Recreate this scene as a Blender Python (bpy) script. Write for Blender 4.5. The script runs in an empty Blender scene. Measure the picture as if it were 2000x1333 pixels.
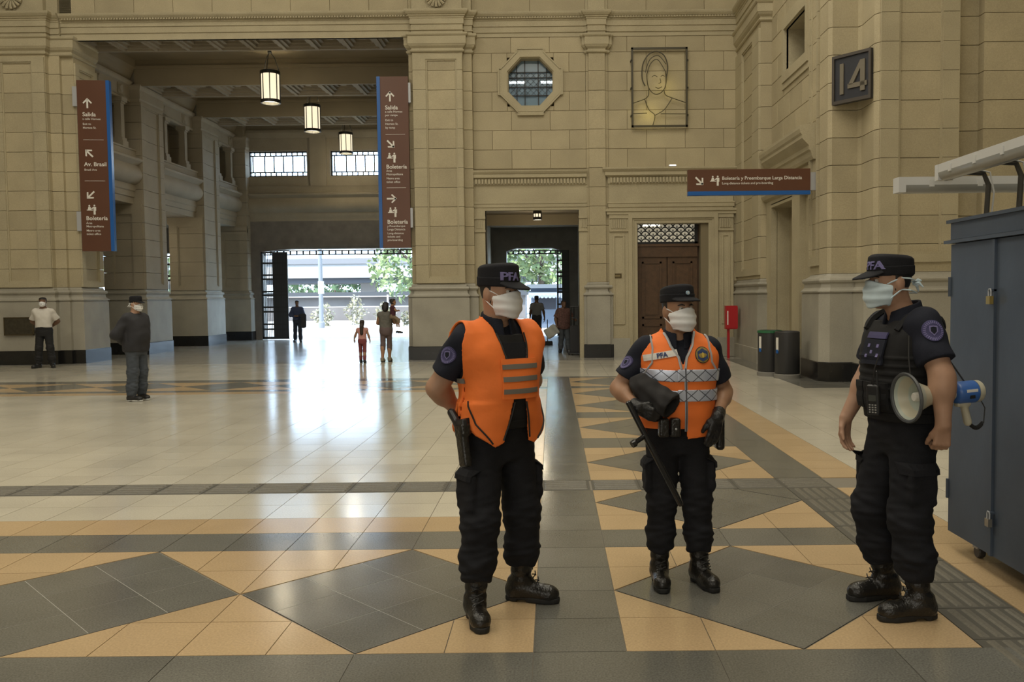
import bpy, math, random
import numpy as np
from mathutils import Matrix, Vector
random.seed(7); np.random.seed(7)
SC = bpy.context.scene
COL = SC.collection
PI = math.pi

# ------------------------------------------------------------------ camera
F_PX, CX_PX, CAM_H = 1729.0, 1079.0, 1.605
PITCH, ROLL = math.radians(2.87), math.radians(0.6)
fwd = Vector((0, math.cos(PITCH), -math.sin(PITCH))); r0 = Vector((1, 0, 0)); u0 = r0.cross(fwd)
rgt = r0 * math.cos(ROLL) - u0 * math.sin(ROLL); upv = u0 * math.cos(ROLL) + r0 * math.sin(ROLL)
cam = bpy.data.cameras.new('camera'); camo = bpy.data.objects.new('camera', cam); COL.objects.link(camo)
camo.matrix_world = Matrix(((rgt.x, upv.x, -fwd.x, 0), (rgt.y, upv.y, -fwd.y, 0), (rgt.z, upv.z, -fwd.z, CAM_H), (0, 0, 0, 1)))
cam.sensor_width = 36.0; cam.lens = F_PX / 2000 * 36.0; cam.shift_x = -(CX_PX - 1000) / 2000.0
cam.clip_end = 600
SC.camera = camo

# ------------------------------------------------------------------ world, sun, skylights, exposure
w = bpy.data.worlds.new('sky'); SC.world = w; w.use_nodes = True
bg = w.node_tree.nodes['Background']; bg.inputs[0].default_value = (0.54, 0.75, 1.0, 1); bg.inputs[1].default_value = 8.5
def light(name, kind, loc, rot, energy, color, size=1, sy=None):
    l = bpy.data.lights.new(name, kind); l.energy = energy; l.color = color
    if kind == 'AREA':
        l.size = size
        if sy: l.shape = 'RECTANGLE'; l.size_y = sy
    elif kind == 'SUN': l.angle = size
    else: l.shadow_soft_size = size
    o = bpy.data.objects.new(name, l); COL.objects.link(o); o.location = loc; o.rotation_euler = rot
    return o
light('sun', 'SUN', (0, 60, 30), (math.radians(32), math.radians(-24), 0), 13.0, (1.0, 0.95, 0.86), 0.02)
# rows of skylights in the concourse roof (daylight through yellowish glass)
for i, (lx, ly) in enumerate(((-9.5, 2), (-9.5, 14), (1.0, 2), (1.0, 14))):
    light('roof_skylight_glow', 'AREA', (lx, ly, 13.3), (0, 0, 0), 700, (1.0, 0.93, 0.77), 6.0, 9.0)
# daylight from the open platform end behind the photographer
light('platform_daylight', 'AREA', (-6, -11.5, 5), (math.radians(90), 0, 0), 600, (1.0, 0.95, 0.84), 16, 7)
SC.view_settings.view_transform = 'Standard'; SC.view_settings.look = 'None'
SC.view_settings.exposure = 0.0; SC.view_settings.gamma = 1.0; SC.view_settings.use_curve_mapping = False
# ------------------------------------------------------------------ object helpers
def tag(o, label=None, cat=None, group=None, kind=None):
    if label: o['label'] = label
    if cat: o['category'] = cat
    if group: o['group'] = group
    if kind: o['kind'] = kind
    return o
def link(name, me, parent=None, mat=None):
    o = bpy.data.objects.new(name, me); COL.objects.link(o)
    if parent is not None: o.parent = parent
    if mat is not None and me is not None and not me.materials: me.materials.append(mat)
    return o
def empty(name, loc=(0, 0, 0), rz=0, label=None, cat=None, group=None, kind=None):
    o = bpy.data.objects.new(name, None); COL.objects.link(o); o.location = loc; o.rotation_euler = (0, 0, rz)
    o.empty_display_size = 0.1
    return tag(o, label, cat, group, kind)
def copy_tree(o, parent=None):
    c = o.copy(); COL.objects.link(c); c.parent = parent
    for ch in list(o.children): copy_tree(ch, c)
    return c
def npmesh(name, V, Q, smooth=True):
    me = bpy.data.meshes.new(name); V = np.asarray(V, np.float32); Q = np.asarray(Q, np.int32)
    me.vertices.add(len(V)); me.vertices.foreach_set('co', V.ravel())
    k = Q.shape[1] if len(Q) else 4
    me.loops.add(Q.size); me.loops.foreach_set('vertex_index', Q.ravel())
    me.polygons.add(len(Q)); me.polygons.foreach_set('loop_start', np.arange(len(Q), dtype=np.int32) * k)
    me.polygons.foreach_set('use_smooth', np.full(len(Q), smooth, bool))
    me.update(calc_edges=True); return me
class MB:
    def __init__(s): s.v = []; s.f = []; s.m = []; s.mi = 0
    def add(s, vs, fs):
        b = len(s.v); s.v += [tuple(p) for p in vs]
        s.f += [tuple(b + i for i in f) for f in fs]; s.m += [s.mi] * len(fs)
        return s
    def box(s, x0, x1, y0, y1, z0, z1, M=None):
        vs = [(x, y, z) for z in (z0, z1) for y in (y0, y1) for x in (x0, x1)]
        if M is not None: vs = [M @ Vector(p) for p in vs]
        return s.add(vs, [(0, 2, 3, 1), (4, 5, 7, 6), (0, 1, 5, 4), (2, 6, 7, 3), (0, 4, 6, 2), (1, 3, 7, 5)])
    def cbox(s, c, d, M=None):
        return s.box(c[0]-d[0]/2, c[0]+d[0]/2, c[1]-d[1]/2, c[1]+d[1]/2, c[2]-d[2]/2, c[2]+d[2]/2, M)
    def bar(s, a, b, wd, ht):
        a = Vector(a); b = Vector(b); d = (b - a); L = d.length; d.normalize()
        up = Vector((0, 0, 1)) if abs(d.z) < .95 else Vector((0, 1, 0))
        x = d.cross(up).normalized(); y = x.cross(d)
        M = Matrix(((x.x, d.x, y.x, a.x), (x.y, d.y, y.y, a.y), (x.z, d.z, y.z, a.z), (0, 0, 0, 1)))
        return s.box(-wd/2, wd/2, 0, L, -ht/2, ht/2, M)
    def prism(s, poly, z0, z1, M=None):      # poly in xy
        n = len(poly); vs = [(p[0], p[1], z0) for p in poly] + [(p[0], p[1], z1) for p in poly]
        if M is not None: vs = [M @ Vector(p) for p in vs]
        return s.add(vs, [tuple(range(n - 1, -1, -1)), tuple(range(n, 2*n))] + [(i, (i+1) % n, n + (i+1) % n, n + i) for i in range(n)])
    def tube(s, path, r, n=8, cap=True):
        P = [Vector(p) for p in path]; rr = r if isinstance(r, (list, tuple)) else [r]*len(P); b = len(s.v); vs = []
        ref = None
        for i, p in enumerate(P):
            d = (P[min(i+1, len(P)-1)] - P[max(i-1, 0)])
            if d.length < 1e-9: d = Vector((0, 0, 1))
            d.normalize()
            if ref is None: ref = Vector((0, 0, 1)) if abs(d.z) < .9 else Vector((1, 0, 0))
            x = d.cross(ref).normalized(); y = x.cross(d).normalized(); ref = y if y.length > 0 else ref
            for k in range(n):
                a = 2*PI*k/n; vs.append(p + (x*math.cos(a) + y*math.sin(a))*rr[i])
        fs = [(i*n+k, i*n+(k+1) % n, (i+1)*n+(k+1) % n, (i+1)*n+k) for i in range(len(P)-1) for k in range(n)]
        if cap: fs += [tuple(range(n-1, -1, -1)), tuple((len(P)-1)*n+k for k in range(n))]
        return s.add(vs, fs)
    def lathe(s, prof, n=24, c=(0, 0, 0), M=None):   # prof (r,z)
        vs = [(c[0]+r*math.cos(2*PI*k/n), c[1]+r*math.sin(2*PI*k/n), c[2]+z) for r, z in prof for k in range(n)]
        if M is not None: vs = [M @ Vector(p) for p in vs]
        return s.add(vs, [(i*n+k, i*n+(k+1) % n, (i+1)*n+(k+1) % n, (i+1)*n+k) for i in range(len(prof)-1) for k in range(n)])
    def sweep(s, path, prof):      # path in plan, outside on the right hand; prof list of (out, z)
        n = len(path); m = len(prof); vs = []
        nr = []
        for i in range(n-1):
            dx, dy = path[i+1][0]-path[i][0], path[i+1][1]-path[i][1]; L = math.hypot(dx, dy); nr.append((dy/L, -dx/L))
        for i in range(n):
            a = nr[max(i-1, 0)]; b = nr[min(i, n-2)]; k = 1 + a[0]*b[0] + a[1]*b[1]; k = max(k, .3)
            mx, my = (a[0]+b[0])/k, (a[1]+b[1])/k
            for o, z in prof: vs.append((path[i][0]+mx*o, path[i][1]+my*o, z))
        fs = [(i*m+j, (i+1)*m+j, (i+1)*m+j+1, i*m+j+1) for i in range(n-1) for j in range(m-1)]
        fs += [tuple(range(m)), tuple((n-1)*m+j for j in range(m-1, -1, -1))]
        return s.add(vs, fs)
    def build(s, name, mat, parent=None, smooth=False):
        me = bpy.data.meshes.new(name); me.from_pydata(s.v, [], s.f)
        for mm in (mat if isinstance(mat, (list, tuple)) else [mat]): me.materials.append(mm)
        if isinstance(mat, (list, tuple)): me.polygons.foreach_set('material_index', s.m)
        if smooth:
            me.polygons.foreach_set('use_smooth', [True]*len(me.polygons))
            try: me.set_sharp_from_angle(angle=math.radians(40))
            except Exception: pass
        return link(name, me, parent)
def rect_sub(rects, h):
    out = []
    for (a, b, c, d) in rects:
        x0, x1, z0, z1 = h
        if x1 <= a or x0 >= b or z1 <= c or z0 >= d: out.append((a, b, c, d)); continue
        if x0 > a: out.append((a, x0, c, d))
        if x1 < b: out.append((x1, b, c, d))
        xa, xb = max(a, x0), min(b, x1)
        if z0 > c: out.append((xa, xb, c, z0))
        if z1 < d: out.append((xa, xb, z1, d))
    return out
# ------------------------------------------------------------------ materials
MATS = {}
def mat(name, col, rough=.5, metal=0., var=0., vscale=3., bump=0., bscale=40., rand=0., spec=.5, emit=0., ecol=None, fine=0., fscale=150., rvar=0.):
    if name in MATS: return MATS[name]
    m = bpy.data.materials.new(name); m.use_nodes = True; nt = m.node_tree; N = nt.nodes; L = nt.links
    p = N['Principled BSDF']; p.inputs['Roughness'].default_value = rough; p.inputs['Metallic'].default_value = metal
    p.inputs['Specular IOR Level'].default_value = spec
    col = tuple(col)+(1,) if len(col) == 3 else col
    p.inputs['Base Color'].default_value = col
    geo = N.new('ShaderNodeNewGeometry')
    cur = None
    def mult(fac_socket, lo, hi, cur):
        mr = N.new('ShaderNodeMapRange'); mr.inputs[1].default_value = 0.25; mr.inputs[2].default_value = 0.75
        mr.inputs[3].default_value = lo; mr.inputs[4].default_value = hi; L.new(fac_socket, mr.inputs[0])
        mx = N.new('ShaderNodeMix'); mx.data_type = 'RGBA'; mx.blend_type = 'MULTIPLY'; mx.inputs[0].default_value = 1
        if cur is None: mx.inputs[6].default_value = col
        else: L.new(cur, mx.inputs[6])
        L.new(mr.outputs[0], mx.inputs[7]); return mx.outputs[2]
    if var:
        nz = N.new('ShaderNodeTexNoise'); nz.inputs['Scale'].default_value = vscale; nz.inputs['Detail'].default_value = 4
        L.new(geo.outputs['Position'], nz.inputs['Vector']); cur = mult(nz.outputs['Fac'], 1-var, 1+var, cur)
        if rvar:
            mr = N.new('ShaderNodeMapRange'); mr.inputs[3].default_value = rough-rvar; mr.inputs[4].default_value = rough+rvar
            L.new(nz.outputs['Fac'], mr.inputs[0]); L.new(mr.outputs[0], p.inputs['Roughness'])
    if fine:
        nf = N.new('ShaderNodeTexNoise'); nf.inputs['Scale'].default_value = fscale; nf.inputs['Detail'].default_value = 2
        L.new(geo.outputs['Position'], nf.inputs['Vector']); cur = mult(nf.outputs['Fac'], 1-fine, 1+fine, cur)
    if rand:
        oi = N.new('ShaderNodeObjectInfo'); cur = mult(oi.outputs['Random'], 1-rand, 1+rand, cur)
    if cur is not None: L.new(cur, p.inputs['Base Color'])
    if bump:
        nb = N.new('ShaderNodeTexNoise'); nb.inputs['Scale'].default_value = bscale; nb.inputs['Detail'].default_value = 3
        L.new(geo.outputs['Position'], nb.inputs['Vector']); bp = N.new('ShaderNodeBump'); bp.inputs['Strength'].default_value = bump
        bp.inputs['Distance'].default_value = .02; L.new(nb.outputs['Fac'], bp.inputs['Height']); L.new(bp.outputs[0], p.inputs['Normal'])
    if emit:
        p.inputs['Emission Color'].default_value = tuple(ecol or col[:3])+(1,); p.inputs['Emission Strength'].default_value = emit
    MATS[name] = m; return m
def glassmat(name, col, alpha=.35, rough=.05):
    if name in MATS: return MATS[name]
    m = mat(name, col, rough); m.node_tree.nodes['Principled BSDF'].inputs['Alpha'].default_value = alpha; return m
STONE = mat('limestone', (.395, .338, .218), .8, var=.10, vscale=1.3, rand=.07, fine=.10, fscale=55, bump=.25, bscale=60)
STONE2 = mat('limestone_moulding', (.40, .348, .23), .8, var=.10, vscale=1.5, fine=.10, fscale=55, bump=.2, bscale=60)
DADO = mat('grey_stone', (.335, .315, .26), .6, var=.14, vscale=1.7, fine=.08, fscale=60)
MORTAR = mat('mortar', (.2, .165, .1), .9)
BLACKST = mat('black_granite', (.012, .012, .012), .25, var=.3, vscale=8)
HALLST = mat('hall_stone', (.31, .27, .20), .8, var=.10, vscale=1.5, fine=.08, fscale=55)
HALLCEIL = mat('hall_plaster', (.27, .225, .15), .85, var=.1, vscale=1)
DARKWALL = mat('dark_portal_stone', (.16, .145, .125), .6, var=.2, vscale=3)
CREAM = mat('cream_terrazzo', (.56, .525, .435), .155, var=.09, vscale=1.1, rand=.045, fine=.10, fscale=90, rvar=.035)
ORANGE = mat('ochre_terrazzo', (.485, .35, .2), .2, var=.08, vscale=1.5, rand=.04, fine=.14, fscale=90, rvar=.05)
DARK = mat('dark_grey_terrazzo', (.148, .145, .128), .17, var=.12, vscale=2, rand=.06, fine=.30, fscale=110, rvar=.06)
TACT = mat('tactile_grey', (.135, .125, .10), .5, var=.12, vscale=3, rand=.05, fine=.2, fscale=90)
GROUT = mat('grout', (.20, .18, .145), .7)
WOOD = mat('door_wood', (.082, .043, .02), .45, var=.25, vscale=9, fine=.15, fscale=40)
IRON = mat('black_iron', (.012, .013, .014), .45)
BRONZE = mat('bronze_plate', (.10, .075, .035), .4, .6)
SIGNBR = mat('sign_brown', (.105, .042, .022), .35, var=.06, vscale=2)
SIGNBL = mat('sign_blue', (.012, .10, .36), .3)
WHITE = mat('print_white', (.72, .70, .65), .5)
METALG = mat('grey_metal', (.42, .43, .45), .4, .3)
LAMPG = mat('lamp_glass', (.9, .85, .7), .4, emit=1.0, ecol=(1, .86, .6))
BULB = mat('lamp_bulb', (1, 1, 1), .4, emit=26, ecol=(1, .9, .68))
RED = mat('fire_red', (.40, .014, .02), .35)
# ------------------------------------------------------------------ stone work
BLK = {}
def block(parent, p, d, L, h, z, m, t=.03, c=.007, name='stone_block'):
    key = (round(L, 3), round(h, 3), m.name)
    me = BLK.get(key)
    if me is None:
        vs = [(0, t, 0), (L, t, 0), (L, t, h), (0, t, h), (0, c, 0), (L, c, 0), (L, c, h), (0, c, h), (c, 0, c), (L-c, 0, c), (L-c, 0, h-c), (c, 0, h-c)]
        fs = [(8, 9, 10, 11)] + [(4+i, 4+(i+1) % 4, 8+(i+1) % 4, 8+i) for i in range(4)] + [(i, (i+1) % 4, 4+(i+1) % 4, 4+i) for i in range(4)] + [(3, 2, 1, 0)]
        me = bpy.data.meshes.new(name); me.from_pydata(vs, [], fs); me.materials.append(m); BLK[key] = me
    o = bpy.data.objects.new(name, me); COL.objects.link(o); o.parent = parent
    o.location = (p[0], p[1], z); o.rotation_euler = (0, 0, math.atan2(d[1], d[0])); return o
def ashlar(parent, p0, p1, z0, z1, L=1.0, holes=(), m=None, ch=.495, zref=4.93, gap=.009, off=0.):
    m = m or STONE
    dx, dy = p1[0]-p0[0], p1[1]-p0[1]; T = math.hypot(dx, dy); d = (dx/T, dy/T)
    k0 = math.floor((z0-zref)/ch+1e-6); k1 = math.ceil((z1-zref)/ch-1e-6)
    for k in range(k0, k1):
        za, zb = max(z0, zref+k*ch), min(z1, zref+(k+1)*ch)
        if zb-za < .04: continue
        x = -(off + (0.5*L if k % 2 else 0)) % L - L
        while x < T:
            a, b = max(0, x), min(T, x+L); x += L
            if b-a < .04: continue
            rs = [(a, b, za, zb)]
            for h in holes: rs = rect_sub(rs, h)
            for (ra, rb, rc, rd) in rs:
                if rb-ra < .05 or rd-rc < .05: continue
                g = gap/2
                block(parent, (p0[0]+d[0]*(ra+g), p0[1]+d[1]*(ra+g)), d, rb-ra-gap, rd-rc-gap, rc+g, m)
def struct(name, label=None): return empty(name, label=label, kind='structure')
def text_geo(body, size, extr=.0015, align='LEFT', bold=0.0, shear=0.):
    cu = bpy.data.curves.new('txt', 'FONT'); cu.body = body; cu.size = size; cu.extrude = extr; cu.align_x = align; cu.offset = bold*size; cu.shear = shear
    cu.resolution_u = 3
    ob = bpy.data.objects.new('txt', cu); me = bpy.data.meshes.new_from_object(ob)
    vs = [tuple(v.co) for v in me.vertices]; fs = [tuple(p.vertices) for p in me.polygons]
    bpy.data.objects.remove(ob); bpy.data.curves.remove(cu); bpy.data.meshes.remove(me)
    return vs, fs
# ================================================================== FLOOR
HALLFLOOR = mat('hall_floor_grey', (.33, .315, .28), .17, var=.10, vscale=1.2, rand=.05, fine=.10, fscale=80, rvar=.05)
floor = MB().box(-22, 9, -12, 37, -.2, -.006).build('floor', GROUT); tag(floor, 'polished terrazzo floor of the station concourse', kind='structure')
TILES = []
def clip(poly, a, b, g):           # keep left of a->b, shifted inward by g
    dx, dy = b[0]-a[0], b[1]-a[1]; L = math.hypot(dx, dy); nx, ny = -dy/L, dx/L
    f = lambda p: (p[0]-a[0])*nx + (p[1]-a[1])*ny - g
    out = []
    for i in range(len(poly)):
        p, q = poly[i], poly[(i+1) % len(poly)]; fp, fq = f(p), f(q)
        if fp >= 0: out.append(p)
        if fp*fq < 0: t = fp/(fp-fq); out.append((p[0]+(q[0]-p[0])*t, p[1]+(q[1]-p[1])*t))
    return out
def area(p): return .5*sum(p[i][0]*p[(i+1) % len(p)][1]-p[(i+1) % len(p)][0]*p[i][1] for i in range(len(p)))
def region(poly, m, xs, ys, g=.0048, name='floor_tile'):
    if area(poly) < 0: poly = poly[::-1]
    x0, x1 = min(p[0] for p in poly), max(p[0] for p in poly); y0, y1 = min(p[1] for p in poly), max(p[1] for p in poly)
    for i in range(len(xs)-1):
        if xs[i+1] <= x0+1e-4 or xs[i] >= x1-1e-4: continue
        for j in range(len(ys)-1):
            if ys[j+1] <= y0+1e-4 or ys[j] >= y1-1e-4: continue
            c = [(xs[i]+g/2, ys[j]+g/2), (xs[i+1]-g/2, ys[j]+g/2), (xs[i+1]-g/2, ys[j+1]-g/2), (xs[i]+g/2, ys[j+1]-g/2)]
            for k in range(len(poly)):
                c = clip(c, poly[k], poly[(k+1) % len(poly)], g/2)
                if len(c) < 3: break
            if len(c) >= 3 and area(c) > 4e-4: TILES.append((c, m, name))
def rect(x0, x1, y0, y1): return [(x0, y0), (x1, y0), (x1, y1), (x0, y1)]
T = .4045
XS = [-.1 - T*k for k in range(54, 0, -1)] + [-.1, .32] + [.32+.4025*k for k in range(1, 5)] + [2.34, 2.75] + [2.75+.4045*k for k in range(1, 15)]
YS = [3.925-.416*k for k in range(10, 0, -1)] + [3.925, 4.341, 4.758, 5.174, 5.59, 6.01, 6.42, 6.84, 7.257, 7.666]
while YS[-1] < 22.6: YS.append(YS[-1]+.4063)
PAN = [(3.925, 5.59), (6.01, 7.63), (7.666, 9.31), (9.95, 11.62), (12.2, 13.75), (13.75, 15.43), (15.78, 17.42)]
BEDS = {'bed_light': MB(), 'bed_dark': MB()}
def diamond(xc, hx, y0, y1, n=3, ymax=None):
    q = [(xc-hx, (y0+y1)/2), (xc, y0), (xc+hx, (y0+y1)/2), (xc, y1)]
    if ymax is not None: q = clip(q, (10, ymax), (-10, ymax), .002)
    BEDS['bed_light' if xc < 0 else 'bed_dark'].add([(p[0], p[1], -.0008) for p in q], [tuple(range(len(q)))])
    ym = (y0+y1)/2; a = (xc-hx, ym); b = (xc, y0); c = (xc, y1)
    e1 = (b[0]-a[0], b[1]-a[1]); e2 = (c[0]-a[0], c[1]-a[1]); g = .006
    for i in range(n):
        for j in range(n):
            q = []
            for u, v in ((i+g, j+g), (i+1-g, j+g), (i+1-g, j+1-g), (i+g, j+1-g)):
                q.append((a[0]+e1[0]*u/n+e2[0]*v/n, a[1]+e1[1]*u/n+e2[1]*v/n))
            if ymax is not None: q = clip(q, (10, ymax), (-10, ymax), .002)
            if area(q) < 0: q = q[::-1]
            if len(q) >= 3: TILES.append((q, DARK, 'floor_tile'))
def panel_row(tips, y0, y1, xs, ys, ymax=None):   # tips: x of diamond tips, ascending
    ym = (y0+y1)/2
    for k in range(len(tips)-1):
        diamond((tips[k]+tips[k+1])/2, (tips[k+1]-tips[k])/2-.012, y0+.012, y1-.012, ymax=ymax)
    cs = [tips[0]] + [(tips[k]+tips[k+1])/2 for k in range(len(tips)-1)] + [tips[-1]]
    for k in range(len(tips)):
        a, b = cs[k], cs[k+1] if k+1 < len(cs) else tips[-1]
        if k == len(tips)-1: a, b = cs[-2], tips[-1]
        if k == 0: a, b = tips[0], cs[1]
        t = tips[k]
        for yy in (y1, y0):
            p = [(t, ym), (b, yy), (a, yy)] if yy == y1 else [(t, ym), (a, yy), (b, yy)]
            if ymax is not None and yy == y1:
                if area(p) < 0: p = p[::-1]
                p = clip(p, (10, ymax), (-10, ymax), 0)
            region(p, DARK if (ymax is not None and yy == y1 and t > 1) else ORANGE, xs, ys)
def rows(y0, y1): return [y0] + [y for y in YS if y0+.02 < y < y1-.02] + [y1]
tl = [-.1-1.618*k for k in range(8, -1, -1)]
panel_row(tl, 3.925, 5.59, XS, YS)
for i, (y0, y1) in enumerate(PAN):
    ym = (y0+y1)/2; panel_row([.32, 1.93], y0, y1, XS, [y0, y0+(ym-y0)/2, ym, ym+(y1-ym)/2, y1], 7.257 if i == 1 else None)
for (y0, y1) in ((5.59, 6.01), (9.31, 9.95), (11.62, 12.2), (15.43, 15.78), (17.42, 17.72)): region(rect(.32, 1.93, y0, y1), DARK, XS, [y0, y1])
region(rect(-.1, .32, 3.925, 7.257), DARK, XS, YS); region(rect(-.1, .32, 7.666, 17.72), DARK, XS, YS)
region(rect(-22, 2.34, 0, 3.925), DARK, XS[::2]+[XS[-1]], YS)
region(rect(-22, -.1, 5.59, 6.01), DARK, XS, YS); region(rect(-22, -.1, 6.01, 6.42), ORANGE, XS, YS)
region(rect(-.1-T, -.1, 6.42, 7.257), ORANGE, XS, YS); region(rect(-.1-T, -.1, 7.666, 15.04), ORANGE, XS, YS)
region(rect(-22, -.1-T, 6.42, 7.257), CREAM, XS, YS); region(rect(-22, -.1-T, 7.666, 15.04), CREAM, XS, YS)
region(rect(1.93, 2.34, 7.666, 17.72), DARK, XS, YS); region(rect(2.34, 2.75, 0, 7.257), ORANGE, XS, YS); region(rect(2.34, 2.75, 7.666, 15.04), ORANGE, XS, YS)
region(rect(2.75, 8.5, 0, 15.04), CREAM, XS, YS); region(rect(2.34, 4.3, 15.04, 17.72), CREAM, XS, YS)
region(rect(4.3, 8.5, 15.04, 22.2), DARK, XS, YS)
region(rect(-22, -.1, 15.04, 15.4), ORANGE, XS, [15.04, 15.4]); region(rect(-22, -.1, 15.4, 15.7), DARK, XS, [15.4, 15.7])
panel_row([-.1-.32-1.618*k for k in range(11, -1, -1)], 15.7, 17.2, XS, [15.7, 16.45, 17.2]); region(rect(-.42, -.1, 15.7, 17.2), ORANGE, XS, [15.7, 16.45, 17.2])
region(rect(-22, -.1, 17.2, 17.72), DARK, XS, [17.2, 17.72])
region(rect(-22, 4.3, 17.72, 22.2), CREAM, XS, [17.72+.4073*k for k in range(12)])
region(rect(-22, 5, 22.2, 22.85), HALLFLOOR, XS, [22.2, 22.85])
region(rect(-18, 2, 22.85, 36.2), HALLFLOOR, [-18+.8*k for k in range(26)], [22.85+.8*k for k in range(18)])
CAMP = Vector((0, 0, CAM_H))
def pxof(p):
    d = Vector(p)-CAMP; z = d.dot(fwd)
    return (CX_PX+F_PX*d.dot(rgt)/z, 666.5-F_PX*d.dot(upv)/z) if z > .3 else (-9999, 0)
def tile_key(t):
    c = (sum(p[0] for p in t[0])/len(t[0]), sum(p[1] for p in t[0])/len(t[0]), 0); x, y = pxof(c)
    if not (-60 < x < 2060 and 500 < y < 1400): return 0
    return abs(area(t[0]))/(c[1]**3)
TILES.sort(key=tile_key, reverse=True)
def tile_mb(mb, poly, zt=0.0, zb=-.01):
    n = len(poly); mb.add([(p[0], p[1], zt) for p in poly]+[(p[0], p[1], zb) for p in poly], [tuple(range(n))]+[(i, n+i, n+(i+1) % n, (i+1) % n) for i in range(n)])
rest = {}
for i, (poly, m, nm) in enumerate(TILES):
    if i < 290:
        c = poly[0]; mb = MB(); tile_mb(mb, [(p[0]-c[0], p[1]-c[1]) for p in poly]); o = mb.build(nm, m, floor); o.location = (c[0], c[1], 0)
    else: tile_mb(rest.setdefault(m.name, MB()), poly)
for k, c in (('bed_light', (.34, .33, .30)), ('bed_dark', (.19, .185, .165))): BEDS[k].build('grout_bed', mat(k, c, .5), floor)
for k, mb in rest.items(): tag(mb.build('floor_tiles', MATS[k], floor), kind='stuff')
# tactile guide tiles: raised ribs
TACTB = mat('tactile_groove', (.085, .08, .065), .6)
def tactile(along):
    mb = MB(); s = .4; mb.box(0, s, 0, s, -.01, -.001); mb.mi = 1
    for k in range(5):
        a = .045+k*.072
        if along == 'x': mb.add([(.02, a, -.001), (s-.02, a, -.001), (s-.02, a+.045, -.001), (.02, a+.045, -.001), (.03, a+.01, .0065), (s-.03, a+.01, .0065), (s-.03, a+.035, .0065), (.03, a+.035, .0065)], [(4, 5, 6, 7), (0, 1, 5, 4), (1, 2, 6, 5), (2, 3, 7, 6), (3, 0, 4, 7)])
        else: mb.add([(a, .02, -.001), (a+.045, .02, -.001), (a+.045, s-.02, -.001), (a, s-.02, -.001), (a+.01, .03, .0065), (a+.035, .03, .0065), (a+.035, s-.03, .0065), (a+.01, s-.03, .0065)], [(4, 5, 6, 7), (0, 1, 5, 4), (1, 2, 6, 5), (2, 3, 7, 6), (3, 0, 4, 7)])
    o = mb.build('tactile_tile', [TACTB, TACT]); me = o.data; bpy.data.objects.remove(o); return me
tx, ty = tactile('x'), tactile('y')
for k in range(-26, 6):
    o = link('tactile_tile', tx, floor); o.location = (-.1+T*k+.002 if k < 0 else (-.098 if k == 0 else .322+.4025*(k-1)), 7.261, 0)
for k in range(1, 18):
    o = link('tactile_tile', ty, floor); o.location = (1.935, 7.261-.4045*k, 0)

# ================================================================== CONCOURSE SHELL
ceil_ = struct('ceiling', 'high plastered ceiling of the concourse')
MB().box(-22.3, 10, -12.3, 23.9, 14, 14.4).build('ceiling_slab', STONE2, ceil_)
wl = struct('wall_left', 'far left stone wall of the concourse')
MB().box(-22.3, -22, -12, 23.9, 0, 14).build('wall_face', STONE2, wl)
wf = struct('wall_front', 'stone wall behind the photographer')
MB().box(-22, 9, -12.3, -12, 0, 14).build('wall_face', STONE2, wf)

def profile_base(mb, path, o=.12):     # moulded base on top of the dado, z 1.62 to 1.97
    mb.sweep(path, [(-.02, 1.60), (o-.015, 1.60), (o-.015, 1.63), (o+.02, 1.635), (o+.02, 1.66), (o-.01, 1.68), (o-.045, 1.72), (o-.055, 1.78), (o-.05, 1.80), (o-.02, 1.815), (o-.005, 1.85), (o-.02, 1.885), (o-.075, 1.90), (.02, 1.94), (.0, 1.97), (-.02, 1.97)])
def plinth_dado(parent, path, o=.10, black=True):
    mb = MB(); mb.sweep(path, [(-.1, .35), (o, .35), (o, 1.60), (-.1, 1.60)]); mb.build('dado', DADO, parent)
    mb = MB(); mb.sweep(path, [(-.1, 0), (o+.015, 0), (o+.015, .34), (o, .355), (-.1, .355)]); mb.build('plinth', BLACKST if black else DADO, parent)
    mb = MB(); profile_base(mb, path, o); mb.build('base_moulding', DADO, parent)
def ent(mb, path):        # entablature profile z 8.27 .. 8.93
    mb.sweep(path, [(-.1, 8.30), (.02, 8.30), (.02, 8.40), (.05, 8.41), (.05, 8.43), (.02, 8.44), (.02, 8.56), (.045, 8.565), (.045, 8.70), (.06, 8.71), (.06, 8.745), (.09, 8.76), (.09, 8.785), (.12, 8.80), (.16, 8.85), (.17, 8.88), (.17, 8.91), (.05, 8.925), (-.1, 8.93)])
def capital(mb, path):    # z 7.86 .. 8.33
    mb.sweep(path, [(-.1, 7.86), (.0, 7.86), (.03, 7.865), (.05, 7.89), (.05, 7.92), (.02, 7.925), (.02, 7.96), (.03, 7.97), (.07, 8.01), (.09, 8.05), (.10, 8.06), (.10, 8.25), (.12, 8.26), (.14, 8.29), (.14, 8.33), (-.1, 8.34)])
def dentils(parent, x0, x1, y, z0, z1, dep=.06, pitch=.085, axis='x'):
    mb = MB(); n = int((x1-x0)/pitch)
    for k in range(n):
        a = x0+(k+.22)*pitch; b = a+pitch*.56
        if axis == 'x': mb.box(a, b, y-dep, y+.02, z0, z1)
        else: mb.box(y-dep, y+.02, a, b, z0, z1)
    tag(mb.build('dentil_course', STONE2, parent), kind='stuff')
def beads(parent, path_x0, path_x1, y, z, r=.022, pitch=.07):
    mb = MB(); n = int((path_x1-path_x0)/pitch)
    for k in range(n): mb.cbox((path_x0+(k+.5)*pitch, y, z), (pitch*.6, r*2, r*1.6))
    tag(mb.build('bead_course', STONE2, parent), kind='stuff')
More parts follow.
